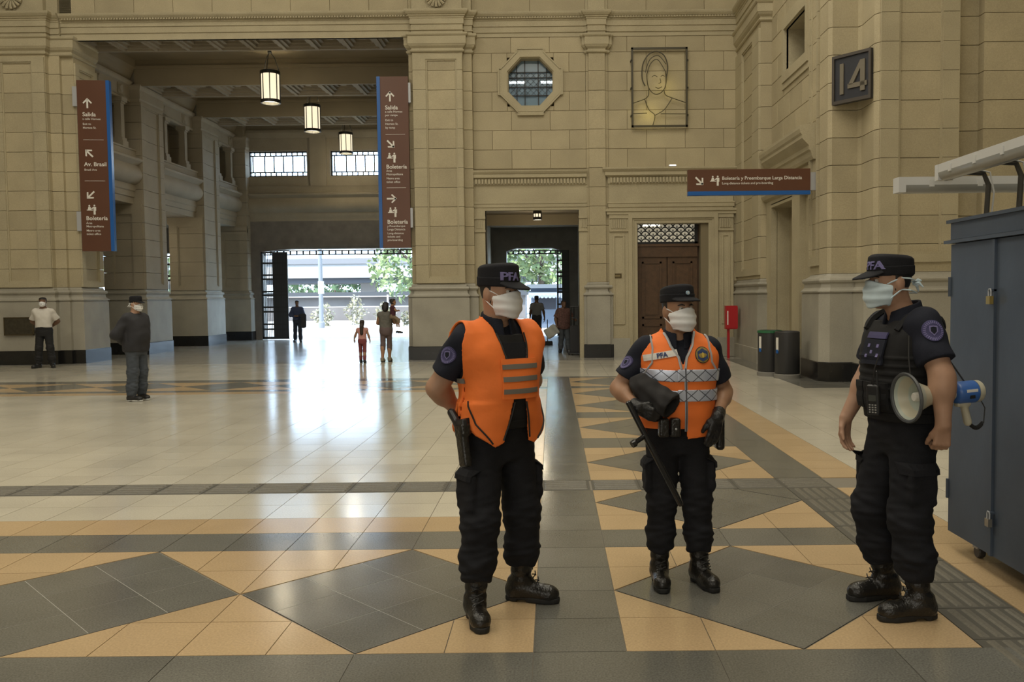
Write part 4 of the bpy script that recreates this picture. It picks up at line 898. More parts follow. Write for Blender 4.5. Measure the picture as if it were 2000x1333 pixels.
# ================================================================== LUGGAGE TROLLEYS IN THE PASSAGE
for k, (x, y) in enumerate(((.62, 24.3), (.72, 24.9))):
    o = empty('hand_trolley', (x, y, 0), 0, ('black folding hand trolley parked beside the passage jamb', 'black folding hand trolley parked behind the first one')[k], 'trolley', 'hand trolleys in the passage')
    for s_ in (-.11, .11): MB().tube([(s_, 0, .08), (s_, 0, 1.25), (s_, .05, 1.32)], .022, 6).build('upright', IRON, o)
    MB().tube([(-.11, .05, 1.32), (.11, .05, 1.32)], .022, 6).build('handle', IRON, o)
    for z in (.4, .7, 1.0): MB().box(-.11, .11, -.012, .012, z, z+.03).build('cross_bar', IRON, o)
    MB().box(-.16, .16, -.25, 0, .05, .08).build('toe_plate', IRON, o); MB().box(-.14, .14, -.2, 0, .09, .8).build('dark_crate', mat('crate_black', (.01, .01, .012), .5), o)
    for s_ in (-.17, .17): MB().lathe([(.001, -.02), (.08, -.02), (.08, .02), (.001, .02)], 14, M=Matrix.Translation((s_, .03, .08)) @ Matrix.Rotation(PI/2, 4, 'Y')).build('wheel', BIN, o)
# ================================================================== PEOPLE: implicit-surface kit
def smin(a, b, k): h = np.clip(.5+.5*(b-a)/k, 0, 1); return b+(a-b)*h-k*h*(1-h)
def smax(a, b, k): return -smin(-a, -b, k)
f32 = np.float32
def V3(*a): return np.array(a, f32)
def cone(P, a, b, r1, r2):
    a = np.asarray(a, f32); b = np.asarray(b, f32); ba = b-a; pa = P-a
    t = np.clip(pa @ ba/max(float(ba @ ba), 1e-9), 0, 1); q = pa-t[:, None]*ba
    return np.sqrt(np.einsum('ij,ij->i', q, q))-(r1+(r2-r1)*t)
def ell(P, c, r):
    q = (P-np.asarray(c, f32))/np.asarray(r, f32); k = np.sqrt(np.einsum('ij,ij->i', q, q)); return (k-1)*f32(min(r))
def boxd(P, c, hx, r=.0):
    q = np.abs(P-np.asarray(c, f32))-np.asarray(hx, f32)+r; return np.sqrt((np.maximum(q, 0)**2).sum(1))+np.minimum(q.max(1), 0)-r
def loft(P, tab, n=2.0, k=.02):          # rows: z, cx, cy, a, b_front, b_back
    tab = np.asarray(tab, f32); z = P[:, 2]; I = lambda c: np.interp(z, tab[:, 0], tab[:, c]).astype(f32)
    a = I(3); y = P[:, 1]-I(2); b = np.where(y < 0, I(4), I(5)); x = np.abs(P[:, 0]-I(1))/a; y = np.abs(y)/b
    kk = np.sqrt(x*x+y*y) if n == 2 else (x**n+y**n)**(1/n)
    d = (kk-1)*np.minimum(a, b); return smax(d, np.maximum(tab[0, 0]-z, z-tab[-1, 0]), k)
def near(P, fn, c, R):
    d0 = np.sqrt(((P-np.asarray(c, f32))**2).sum(1))-R; out = (d0+.03).astype(f32); m = d0 < .03
    if m.any(): out[m] = fn(P[m])
    return out
def folds(P, seeds, amp):
    o = 0
    for (kx, ky, kz, ph) in seeds: o = o+np.sin(P[:, 0]*kx+P[:, 1]*ky+P[:, 2]*kz+ph+1.3*np.sin(P[:, 2]*kz*.37+ph*2+P[:, 0]*9))
    return (amp*o/len(seeds)).astype(f32)
OFF8 = np.stack(np.meshgrid(*[np.arange(8)]*3, indexing='ij'), -1).reshape(-1, 3)
def polygonise(fn, lo, hi, h):
    lo = np.asarray(lo, f32); nb = np.ceil((np.asarray(hi, f32)-lo)/h/8).astype(int); n = nb*8
    bi = np.stack(np.meshgrid(*[np.arange(q) for q in nb], indexing='ij'), -1).reshape(-1, 3)
    d = fn((lo+(bi*8+3.5)*h).astype(f32)); act = np.abs(d) < 8*h*.87*1.35+.004
    G = np.repeat(np.repeat(np.repeat(d.reshape(nb), 8, 0), 8, 1), 8, 2).astype(f32)
    ab = bi[act]
    for s in range(0, len(ab), 600):
        idx = (ab[s:s+600, None, :]*8+OFF8[None]).reshape(-1, 3); G[idx[:, 0], idx[:, 1], idx[:, 2]] = fn((lo+idx*h).astype(f32))
    S = G < 0; c = np.zeros([q-1 for q in n], np.int8); nx, ny, nz = [q-1 for q in n]
    for i in (0, 1):
        for j in (0, 1):
            for k in (0, 1): c += S[i:i+nx, j:j+ny, k:k+nz]
    mask = (c > 0) & (c < 8); cells = np.argwhere(mask)
    if not len(cells): return np.zeros((0, 3)), np.zeros((0, 4), int)
    vid = np.full(mask.shape, -1, np.int32); vid[mask] = np.arange(len(cells))
    acc = np.zeros((len(cells), 3), f32); cnt = np.zeros(len(cells), f32)
    cr = [(i, j, k) for i in (0, 1) for j in (0, 1) for k in (0, 1)]
    val = {q: G[cells[:, 0]+q[0], cells[:, 1]+q[1], cells[:, 2]+q[2]] for q in cr}
    for q in cr:
        for ax in range(3):
            if q[ax] == 0:
                r = list(q); r[ax] = 1; r = tuple(r); fa, fb = val[q], val[r]; m = (fa < 0) != (fb < 0)
                t = np.where(m, fa/np.where(m, fa-fb, 1), 0); pt = np.array(q, f32)[None]+np.zeros((len(cells), 1), f32); pt = pt.copy(); pt[:, ax] += t
                acc += pt*m[:, None]; cnt += m
    V = lo+(cells+acc/cnt[:, None])*h; Q = []
    for ax in range(3):
        u, w_ = (ax+1) % 3, (ax+2) % 3
        sl = [slice(1, q) for q in mask.shape]; sl[ax] = slice(0, mask.shape[ax]); A = S[tuple(sl)]
        s2 = list(sl); s2[ax] = slice(1, mask.shape[ax]+1); B = S[tuple(s2)]
        e = np.argwhere(A != B)
        if not len(e): continue
        base = e+np.array([0 if i == ax else 1 for i in range(3)]); flip = A[e[:, 0], e[:, 1], e[:, 2]]
        du = np.zeros(3, int); du[u] = 1; dw = np.zeros(3, int); dw[w_] = 1
        g = lambda o: vid[tuple((base-o).T)]
        q = np.stack([g(0*du), g(du), g(du+dw), g(dw)], 1); q[~flip] = q[~flip][:, ::-1]; Q.append(q[(q >= 0).all(1)])
    return V, np.concatenate(Q)
def relax(V, Q, it=1, w_=.5):
    for _ in range(it):
        s = np.zeros_like(V); n = np.zeros(len(V), f32)
        for a, b in ((0, 1), (1, 2), (2, 3), (3, 0)):
            np.add.at(s, Q[:, a], V[Q[:, b]]); np.add.at(s, Q[:, b], V[Q[:, a]]); np.add.at(n, Q[:, a], 1); np.add.at(n, Q[:, b], 1)
        V = V+(s/np.maximum(n, 1)[:, None]-V)*w_
    return V
def solid(name, fn, lo, hi, h, m, parent=None, it=1):
    V, Q = polygonise(fn, lo, hi, h)
    if it and len(V): V = relax(V, Q, it)
    return link(name, npmesh(name, V, Q), parent, m)
def rotz(a): c, s = math.cos(a), math.sin(a); return np.array([[c, -s, 0], [s, c, 0], [0, 0, 1]], f32)
def rotx(a): c, s = math.cos(a), math.sin(a); return np.array([[1, 0, 0], [0, c, -s], [0, s, c]], f32)
def unit(v): v = np.asarray(v, float); return v/np.linalg.norm(v)
def dense(tab, k=6):
    T_ = np.array(tab, float); z = T_[:, 0]; zz = np.unique(np.concatenate([np.linspace(z[i], z[i+1], k+1) for i in range(len(z)-1)])); out = [zz]
    for c in range(1, T_.shape[1]):
        v = T_[:, c]; dl = np.diff(v)/np.diff(z); m = np.concatenate([[dl[0]], np.where(dl[:-1]*dl[1:] > 0, 2*dl[:-1]*dl[1:]/(dl[:-1]+dl[1:]+1e-12), 0), [dl[-1]]])
        i = np.clip(np.searchsorted(z, zz, 'right')-1, 0, len(z)-2); h = z[i+1]-z[i]; t = (zz-z[i])/h
        out.append((2*t**3-3*t**2+1)*v[i]+(t**3-2*t**2+t)*h*m[i]+(-2*t**3+3*t**2)*v[i+1]+(t**3-t**2)*h*m[i+1])
    return [tuple(r) for r in np.stack(out, 1)]
TORSO = [(.78, 0, .01, .125, .10, .11), (.86, 0, .01, .165, .115, .13), (.94, 0, .01, .175, .12, .125), (1.03, 0, .0, .165, .125, .11), (1.14, 0, -.005, .165, .125, .11), (1.26, 0, -.005, .178, .125, .115), (1.36, 0, .0, .185, .105, .115), (1.43, 0, .012, .15, .075, .09), (1.47, 0, .018, .085, .055, .07), (1.50, 0, .02, .05, .04, .05)]
HEAD = [(-.122, 0, -.05, .02, .025, .03), (-.10, 0, -.038, .045, .05, .055), (-.06, 0, -.02, .06, .07, .08), (0, 0, 0, .071, .09, .092), (.05, 0, 0, .075, .093, .102), (.09, 0, .005, .066, .08, .09), (.112, 0, .01, .042, .055, .06), (.122, 0, .01, .012, .015, .02)]
HEAD = dense(HEAD, 4); TORSO = dense(TORSO, 6)
class Fig:
    def __init__(s, **k):
        s.fat = k.get('fat', 1.0); s.belly = k.get('belly', 0.); s.s = k.get('sc', 1.0)
        s.sh = {-1: k.get('shR', (-.178, .01, 1.40)), 1: k.get('shL', (.178, .01, 1.40))}
        s.el = {-1: k.get('elR', (-.235, .03, 1.14)), 1: k.get('elL', (.235, .03, 1.14))}
        s.wr = {-1: k.get('wrR', (-.25, -.03, .90)), 1: k.get('wrL', (.25, -.03, .90))}
        s.hf = {-1: k.get('hfR', (0, -.1, -1)), 1: k.get('hfL', (0, -.1, -1))}          # finger direction
        s.ht = {-1: k.get('htR', (.3, -1, 0)), 1: k.get('htL', (-.3, -1, 0))}           # thumb direction
        s.curl = {-1: k.get('cuR', .35), 1: k.get('cuL', .35)}; s.pal = {-1: k.get('paR', 1), 1: k.get('paL', 1)}
        s.hip = {-1: (-.088, .01, .91), 1: (.088, .01, .91)}
        s.an = {-1: k.get('anR', (-.11, .03, .09)), 1: k.get('anL', (.11, .03, .09))}
        s.kn = {q: k.get('kn'+('R' if q < 0 else 'L'), tuple((np.array(s.hip[q])*.5+np.array(s.an[q])*.5)+np.array((0, -.025, -.01)))) for q in (-1, 1)}
        s.fy = {-1: k.get('fyR', -.2), 1: k.get('fyL', .2)}
        s.hc = np.array(k.get('hc', (0, -.015, 1.627)), f32); s.hR = rotz(k.get('yaw', 0)) @ rotx(k.get('pit', 0))
        s.tor = [(z, cx, cy, a*s.fat, bf*s.fat*(1+s.belly*math.exp(-((z-1.1)/.13)**2)), bb*s.fat) for z, cx, cy, a, bf, bb in TORSO]
        s.hs = f32(k.get('hs', 1.0)); s.arm = k.get('arm', 1.0)
        s.hand = {q: s.mkhand(q) for q in (-1, 1)}
    def mkhand(s, q):
        w = np.array(s.wr[q]); f = unit(s.hf[q]); t = np.array(s.ht[q]); t = unit(t-f*(t @ f)); n = np.cross(f, t)*s.pal[q]*q
        C = [];  k = s.curl[q]
        for i, (o, L) in enumerate(((.028, .95), (.009, 1.05), (-.011, 1.0), (-.029, .8))):
            a = w+t*o*.55; b = w+f*.088+t*o; C.append((a, b, .019, .0125 if i < 3 else .0115)); p = b; ang = 0.
            for seg, r1, r2 in ((.043*L, .0105, .0098), (.028*L, .0098, .009), (.022*L, .009, .0075)):
                ang += k*(1.0 if seg > .03 else .9); dr = f*math.cos(ang)+n*math.sin(ang)+t*o*.6; e = p+unit(dr)*seg; C.append((p, e, r1, r2)); p = e
        a = w+f*.02+t*.02; b = w+f*.05+t*.040+n*.014; c_ = b+unit(f*.9+t*.25+n*(.25+k*.5))*.036; d = c_+unit(f*.9+t*.1+n*(.3+k*.6))*.03
        C += [(a, b, .019, .015), (b, c_, .0135, .0115), (c_, d, .0115, .009)]
        return C, w+f*.09
    def hP(s, P): return ((P-s.hc) @ s.hR)/s.hs            # into head frame
    def headf(s, P):
        def fn(P):
            Q = s.hP(P); d = loft(Q, HEAD); d = smin(d, cone(Q, (0, -.083, .022), (0, -.103, -.028), .008, .014), .018)
            for e in (-1, 1):
                d = smin(d, ell(Q, (e*.075, .012, -.008), (.012, .022, .034)), .008)
                d = smax(d, -ell(Q, (e*.032, -.1, .006), (.018, .016, .012)), .01)
            return d*s.hs
        return near(P, fn, s.hc, .17*float(s.hs))
    def torso(s, P): 
        d = loft(P, s.tor, 2.3, .03)
        for q in (-1, 1): d = smin(d, cone(P, (q*.10, .02, 1.425), s.sh[q], .05, .06*s.arm), .05)
        return d
    def armf(s, P, q, inf=0.):
        a = s.arm; d = smin(cone(P, s.sh[q], s.el[q], .062*a+inf, .046*a+inf), cone(P, s.el[q], s.wr[q], .046*a+inf, .029*a+inf), .03)
        m = np.array(s.el[q])*.75+np.array(s.wr[q])*.25; return smin(d, ell(P, m, (.046*a+inf,)*3), .04)
    def handf(s, P, q, inf=0.):
        C, c = s.hand[q]
        def fn(P):
            d = None
            for a, b, r1, r2 in C: x = cone(P, a, b, r1+inf, r2+inf); d = x if d is None else smin(d, x, .006)
            return d
        return near(P, fn, c, .13)
    def legf(s, P, q, inf=0., inf2=None):
        i2 = inf if inf2 is None else inf2
        d = smin(cone(P, s.hip[q], s.kn[q], .088+inf, .06+inf), cone(P, s.kn[q], s.an[q], .058+i2, .042+i2), .04)
        k, a = np.array(s.kn[q]), np.array(s.an[q]); return smin(d, ell(P, k*.68+a*.32+np.array((0, .022, 0)), (.058+i2, .06+i2, .11)), .04)
    def footf(s, P, q, inf=0.):
        Q = (P-np.array((s.an[q][0], s.an[q][1], 0), f32)) @ rotz(s.fy[q])
        d = smin(cone(Q, (0, .02, .075), (0, -.14, .042), .042+inf, .032+inf), cone(Q, (0, .03, .045), (0, -.16, .034), .036+inf, .03+inf), .03)
        return np.maximum(d, -(P[:, 2]-.012))
    def skin(s, P):
        d = smin(s.torso(P), s.headf(P), .03); d = smin(d, cone(P, s.hc+s.hR @ V3(0, .02, -.05), (0, .015, 1.42), .061, .068), .03)
        for q in (-1, 1):
            d = smin(d, smin(s.armf(P, q), s.handf(P, q), .012), .02); d = smin(d, s.legf(P, q), .04); d = smin(d, s.footf(P, q), .02)
        return d
    def bounds(s, m=.06):
        pts = [s.sh, s.el, s.wr, s.kn, s.an]; A = np.array([p[q] for p in pts for q in (-1, 1)]+[s.hand[q][1] for q in (-1, 1)]+[s.hc])
        lo = A.min(0)-.17-m; hi = A.max(0)+.17+m; lo[2] = -.01; lo[1] -= .1; return lo, hi
    def S(s, fn): k = f32(s.s); return lambda P: fn(P/k)*k
    def make(s, name, fn, lo, hi, h, m, parent, it=1): return solid(name, s.S(fn), np.array(lo)*s.s, np.array(hi)*s.s, h, m, parent, it)
SKIN1 = mat('skin_light', (.40, .235, .155), .5, var=.10, vscale=14, spec=.4); SKIN2 = mat('skin_tan', (.34, .19, .115), .5, var=.1, vscale=14, spec=.4); SKIN3 = mat('skin_brown', (.16, .085, .05), .5, var=.1, vscale=14)
HAIR = mat('hair_black', (.012, .010, .009), .6, var=.3, vscale=60); CLOTH = mat('uniform_black', (.013, .0135, .017), .85, var=.25, vscale=9, fine=.25, fscale=220, spec=.25)
NAVY = mat('uniform_navy', (.014, .016, .026), .85, var=.2, vscale=9, fine=.2, fscale=220, spec=.25); TACV = mat('vest_black', (.012, .012, .013), .8, var=.25, vscale=20, spec=.3)
LEATHER = mat('boot_leather', (.012, .011, .010), .28, var=.2, vscale=15, bump=.25, bscale=70); SOLE = mat('boot_sole', (.010, .010, .010), .7)
MASKW = mat('mask_white', (.78, .79, .80), .8, var=.05, vscale=25); MASKB = mat('mask_blue', (.62, .75, .82), .8, var=.05, vscale=25)
HIVIS = mat('hivis_orange', (.86, .19, .03), .75, var=.08, vscale=7, bump=.15, bscale=25); EYEW = mat('eye_white', (.55, .52, .48), .3); IRIS = mat('iris_dark', (.02, .012, .008), .15)
GLOVE = mat('glove_black', (.012, .012, .013), .42, var=.2, vscale=25, bump=.3, bscale=60); GREYSTRIP = mat('grey_tape', (.17, .155, .135), .45); PIPING = mat('piping_black', (.012, .012, .012), .6)
PURPLE = mat('patch_purple', (.055, .05, .14), .7); LILAC = mat('thread_lilac', (.17, .155, .33), .7)
def headgear(fig, root, capm, maskm, hairm, visor=.075, crown=.062, ties=False, ear=True, brow=True, cap=True, res=1.0, eyes=True, lift=0., tilt=.42):
    H = lambda fn: fig.S(lambda P: near(P, lambda Q: fn(fig.hP(Q))*fig.hs, fig.hc, .22*float(fig.hs)))
    hs = float(fig.hs); lo = (fig.hc-.2*hs)*fig.s; hi = (fig.hc+.2*hs)*fig.s; HV = lambda *p: (fig.hR @ np.array(p, f32))*fig.hs
    out = {}
    if cap:
        CT = [(.030, 0, .004, .082, .100, .108), (.075, 0, .004, .084, .103, .109), (.040+crown, 0, .006, .082, .099, .107), (.056+crown, 0, .008, .070, .086, .094)]
        crown_f = lambda Q: smax(loft(Q+np.stack([0*Q[:, 0], 0*Q[:, 0], Q[:, 1]*.10], 1), CT, 2.2, .016), -ell(Q, (0, 0, .0), (.076, .094, .125)), .003)
        out['cap'] = c = solid('cap', H(lambda Q: crown_f(Q-V3(0, 0, lift))), lo, hi, .005*res, capm, root, 1)
        vis = lambda Q: np.maximum(np.maximum(np.abs(Q[:, 2]-(.056-tilt*(-Q[:, 1]-.09)-2.8*Q[:, 0]**2))-.0045, (np.sqrt((Q[:, 0]/.082)**2+((Q[:, 1]+.072)/(visor+.03))**2)-1)*.08), Q[:, 1]+.07)
        solid('visor', H(lambda Q: vis(Q-V3(0, 0, lift))), lo, hi, .004*res, capm, c, 1)
        band = lambda Q: np.maximum(loft(Q, [(z, a, b, x+.003, y+.003, q+.003) for z, a, b, x, y, q in CT[:2]], 2.2, .003), -loft(Q, [(z-.01, a, b, x-.006, y-.006, q-.006) for z, a, b, x, y, q in [(CT[0][0],)+CT[0][1:], (CT[1][0]+.03,)+CT[1][1:]]], 2.2, .003))
        solid('cap_band', H(lambda Q: band(Q-V3(0, 0, lift))), lo, hi, .005*res, capm, c, 0)
    hz = lambda Q: np.maximum(np.maximum(loft(Q, [(z, x, y, a+.005, b+.004, c+.006) for z, x, y, a, b, c in HEAD]), -(Q[:, 2]+.045+.35*np.minimum(Q[:, 1], .06)+.03*(Q[:, 1] < .0))), np.maximum(-.012-Q[:, 1]-.9*np.maximum(Q[:, 2]-.05, 0)*(1 if not cap else 0), -loft(Q, HEAD)-.01))
    if not cap: hz = lambda Q: np.maximum(np.maximum(loft(Q, [(z, x, y, a+.012, b+.01, c+.016) for z, x, y, a, b, c in HEAD]), np.minimum(-.012-Q[:, 1], .062-Q[:, 2])), -.075-Q[:, 2])
    solid('hair', H(hz), lo, hi, .006*res, hairm, root, 1)
    if maskm:
        face = lambda Q: smin(loft(Q, HEAD), ell(Q, (0, -.072, -.052), (.05, .046, .058)), .03)
        mk = lambda Q: np.maximum(np.maximum(face(Q)-.009-.0022*np.sin(Q[:, 2]*150+6*Q[:, 0]), -(face(Q)-.001)), np.maximum(np.abs(Q[:, 2]+.052)-(.066-5.5*Q[:, 0]**2), Q[:, 1]+.022))
        out['mask'] = m = solid('face_mask', H(mk), lo, hi, .004*res, maskm, root, 1)
        for e in (-1, 1):
            for (z0, z1) in ((-.008, .018), (-.088, -.035)):
                pts = [(e*.058, -.045, z0), (e*.073, -.02, (z0+z1)/2), (e*.079, .015, z1)]
                if ties: pts += [(e*.078, .06, z1-.005), (e*.04, .112, z1-.02), (0, .118, z1-.02)]
                mb = MB(); mb.tube([tuple((fig.hc+HV(*p))*fig.s) for p in pts], .0028 if not ties else .004, 5); mb.build('strap', maskm, m)
        if ties:
            mb = MB()
            for p in ((.03, .15, -.03), (-.02, .155, -.05), (.015, .15, -.0)): mb.tube([tuple((fig.hc+HV(*q))*fig.s) for q in ((0, .116, -.01), tuple(np.array((0, .116, -.01))*.5+np.array(p)*.5+np.array((.01, 0, .01))), p)], [.007, .009, .004], 6)
            mb.build('knot', maskm, m)
    for e in ((-1, 1) if eyes else ()):
        ec = fig.hc+HV(e*.031, -.082, .008)
        ey = MB().lathe([(.0001, -.012), (.008, -.009), (.012, 0), (.008, .009), (.0001, .012)], 10, c=tuple(ec*fig.s)).build('eye', EYEW, root, True)
        ic = fig.hc+HV(e*.031, -.0905, .0075); mb = MB(); mb.lathe([(.0001, -.006), (.0045, -.004), (.006, 0), (.0045, .004), (.0001, .006)], 8, c=tuple(ic*fig.s)); mb.build('iris', IRIS, ey, True)
        if brow:
            mb = MB(); mb.tube([tuple((fig.hc+HV(*p))*fig.s) for p in ((e*.014, -.093, .026), (e*.032, -.09, .031), (e*.05, -.078, .025))], [.003, .0045, .0025], 5); mb.build('eyebrow', hairm, root)
    return out
def trousers(fig, root, m, h=.007, zb=.2, bag=.02, cuff=.012, name='trousers', pockets=True):
    sd = [(22, 34, 95, .3), (-38, 18, 130, 1.7), (30, -31, 66, 4.1), (-16, 40, 40, 2.6)]
    def fn(P):
        pel = loft(P, [(z, a, b, x+.016, y+.014, q+.018) for z, a, b, x, y, q in fig.tor if z < 1.1], 2.3, .02); d = pel
        amp = .004+.008*np.exp(-((P[:, 2]-.28)/.09)**2)+.005*np.exp(-((P[:, 2]-.50)/.08)**2)
        fo = folds(P, sd, 1.)*amp
        for q in (-1, 1):
            k, a = np.array(fig.kn[q]), np.array(fig.an[q]); b = a+(k-a)*((zb-a[2])/(k[2]-a[2])); mid = k*.35+b*.65
            l = smin(cone(P, fig.hip[q], k, .096+bag*.5, .072+bag), cone(P, k, mid, .070+bag, .068+bag), .05)
            l = smin(l, cone(P, mid, b+(k-b)*.10, .068+bag, .060+cuff+bag*.5), .04); d = smin(d, l, .03)
            if pockets: d = smin(d, boxd(P, np.array(fig.hip[q])*.38+k*.62+np.array((q*.088, .0, .0)), (.022, .075, .095), .02), .012)
        d = d-fo; return np.maximum(np.maximum(d, zb-P[:, 2]-.012*np.sin(P[:, 0]*40)), P[:, 2]-1.02)
    lo, hi = fig.bounds(); hi[2] = 1.06; lo[2] = zb-.04; lo[0] = min(fig.kn[-1][0], fig.an[-1][0], -.2)-.2; hi[0] = max(fig.kn[1][0], fig.an[1][0], .2)+.2; lo[1] = min(fig.kn[-1][1], fig.kn[1][1], fig.an[-1][1], fig.an[1][1], -.1)-.18; hi[1] = max(fig.kn[-1][1], fig.kn[1][1], fig.an[-1][1], fig.an[1][1], .1)+.2
    return fig.make(name, fn, lo, hi, h, m, root, 1), fn
def boots(fig, root, m, h=.005, top=.27, laces=True, solem=None, name='boot'):
    res = []
    for q in (-1, 1):
        c = np.array((fig.an[q][0], fig.an[q][1], 0), f32); R = rotz(fig.fy[q]); k, a = np.array(fig.kn[q]), np.array(fig.an[q]); tp = a+(k-a)*((top-a[2])/(k[2]-a[2]))
        def fn(P, c=c, R=R, tp=tp, a=a):
            Q = (P-c) @ R; d = smin(cone(Q, (0, .02, .085), (0, -.13, .052), .046, .036), ell(Q, (0, -.145, .045), (.047, .062, .042)), .03); d = smin(d, ell(Q, (0, .04, .055), (.042, .045, .06)), .03); d = smin(d, cone(Q, (0, .035, .052), (0, -.15, .046), .045, .042), .02)
            d = smin(d, cone(P, a+np.array((0, .0, .0)), tp, .05, .062), .04); d = d-.0025*np.sin(P[:, 2]*120)*np.exp(-((P[:, 2]-.14)/.06)**2)
            return np.maximum(np.maximum(d, P[:, 2]-top), .022-P[:, 2])
        b = fig.make(name, fn, c+np.array((-.26, -.28, 0)), c+np.array((.26, .2, top+.02)), h, m, root, 1)
        def so(P, c=c, R=R):
            Q = (P-c) @ R; x = Q[:, 0]; y = Q[:, 1]; w_ = np.interp(y, [-.215, -.19, -.13, -.03, .04, .085], [.012, .034, .05, .038, .042, .02]).astype(f32)
            d = np.maximum(np.abs(x)-w_, np.maximum(-.208-y, y-.083)); d = np.maximum(d, np.maximum(P[:, 2]-.03, .002-P[:, 2])); return np.maximum(d, np.where((y > -.035) & (y < .015), .012-P[:, 2], d))
        fig.make('sole', so, c+np.array((-.26, -.28, -.01)), c+np.array((.26, .2, .05)), h, solem or SOLE, b, 0)
        if laces:
            mb = MB()
            for i in range(6):
                t = i/5.; z = .10+.15*t; yy = -.085+.062*min(1, t*1.6)-.015*t; ww = .028
                for e in (1, -1):
                    A = R @ V3(-e*ww, yy, z); B = R @ V3(e*ww, yy-.002+.006, z+.022); up_ = R @ V3(0, -.014, .004)
                    mb.tube([tuple((c+A+up_*.35)*fig.s), tuple((c+(A+B)/2+up_)*fig.s), tuple((c+B+up_*.35)*fig.s)], .0032, 5)
            mb.build('laces', PIPING, b)
        res.append(b)
    return res
def person(fig, loc, rz, label, skinm, h=.006):
    lo, hi = fig.bounds(); b = fig.make('person', fig.skin, lo, hi, h, skinm, None, 1); b.location = loc; b.rotation_euler = (0, 0, rz); tag(b, label, 'person'); return b
def drape(fig, fn, vs, direction, start, off=.002):
    # push points along direction until they meet surface fn (local unscaled units)
    P = np.array(vs, f32); d = np.array(direction, f32)
    P0 = P.copy()
    for _ in range(24): P = P+d*np.clip(fn(P)-off, -.05, .05)[:, None]*.8
    t = ((P-P0) @ d); e = np.abs(fn(P)-off); ok = e < .01
    if ok.any() and not ok.all(): t = np.where(ok, t, np.median(t[ok])); P = P0+d*t[:, None]
    return P
def onto(fig, name, fn, geo, m, parent, org, ux, uz, direction, off=.003):
    vs, fs = geo; ux = np.array(ux); uz = np.array(uz); P = np.array([np.array(org)+ux*v[0]+uz*v[1]-np.array(direction)*.05 for v in vs], f32)
    zed = np.array([v[2] for v in vs]); P = drape(fig, fn, P, direction, .05, off); P = P-np.array(direction)[None]*zed[:, None]
    mb = MB(); mb.add([tuple(p*fig.s) for p in P], fs); return mb.build(name, m, parent)
def grid_geo(w_, h_, nx=10, nz=6, t=.002, shape=None):
    vs = []; fs = []
    for j in range(nz+1):
        for i in range(nx+1):
            x = -w_/2+w_*i/nx; z = -h_/2+h_*j/nz
            if shape == 'disc': 
                u, v = 2*i/nx-1, 2*j/nz-1; x = w_/2*u*math.sqrt(1-v*v/2); z = h_/2*v*math.sqrt(1-u*u/2)
            vs.append((x, z, t))
    for j in range(nz):
        for i in range(nx): a = j*(nx+1)+i; fs.append((a, a+1, a+nx+2, a+nx+1))
    n = len(vs); border = [i for i in range(nx+1)]+[(j+1)*(nx+1)-1 for j in range(1, nz+1)]+[nz*(nx+1)+i for i in range(nx-1, -1, -1)]+[j*(nx+1) for j in range(nz-1, 0, -1)]
    b0 = len(vs); vs += [(vs[i][0], vs[i][1], -.004) for i in border]; k = len(border)
    fs += [(border[i], b0+i, b0+(i+1) % k, border[(i+1) % k]) for i in range(k)]
    return vs, fs
# ================================================================== OFFICER WITH HANDS BEHIND HIS BACK
def tvest(fig, root, z0=1.0, z1=1.44, off=.03, h=.006, m=TACV, molle=False):
    def body(P): 
        d = loft(P, fig.tor, 2.4, .03)-off
        for q in (-1, 1): d = smin(d, cone(P, (q*.10, .02, 1.45), (q*.13, .01, 1.43), .05, .045), .03)
        if molle: d = d-.004*(np.sin(P[:, 2]*2*PI/.038) > .1)*(P[:, 2] < 1.27)*(P[:, 2] > 1.02)
        return d
    def fn(P):
        d = np.maximum(body(P), np.maximum(z0-P[:, 2], P[:, 2]-z1))
        for q in (-1, 1): d = smax(d, -cone(P, (q*.21, .01, 1.44), (q*.225, .01, 1.30), .075, .06), .01)
        return smax(d, -cone(P, (0, -.12, 1.50), (0, .02, 1.52), .085, .085), .01)
    lo = (-.30, -.26, z0-.02); hi = (.30, .24, z1+.06)
    return fig.make('tactical_vest', fn, lo, hi, h, m, root, 1), body
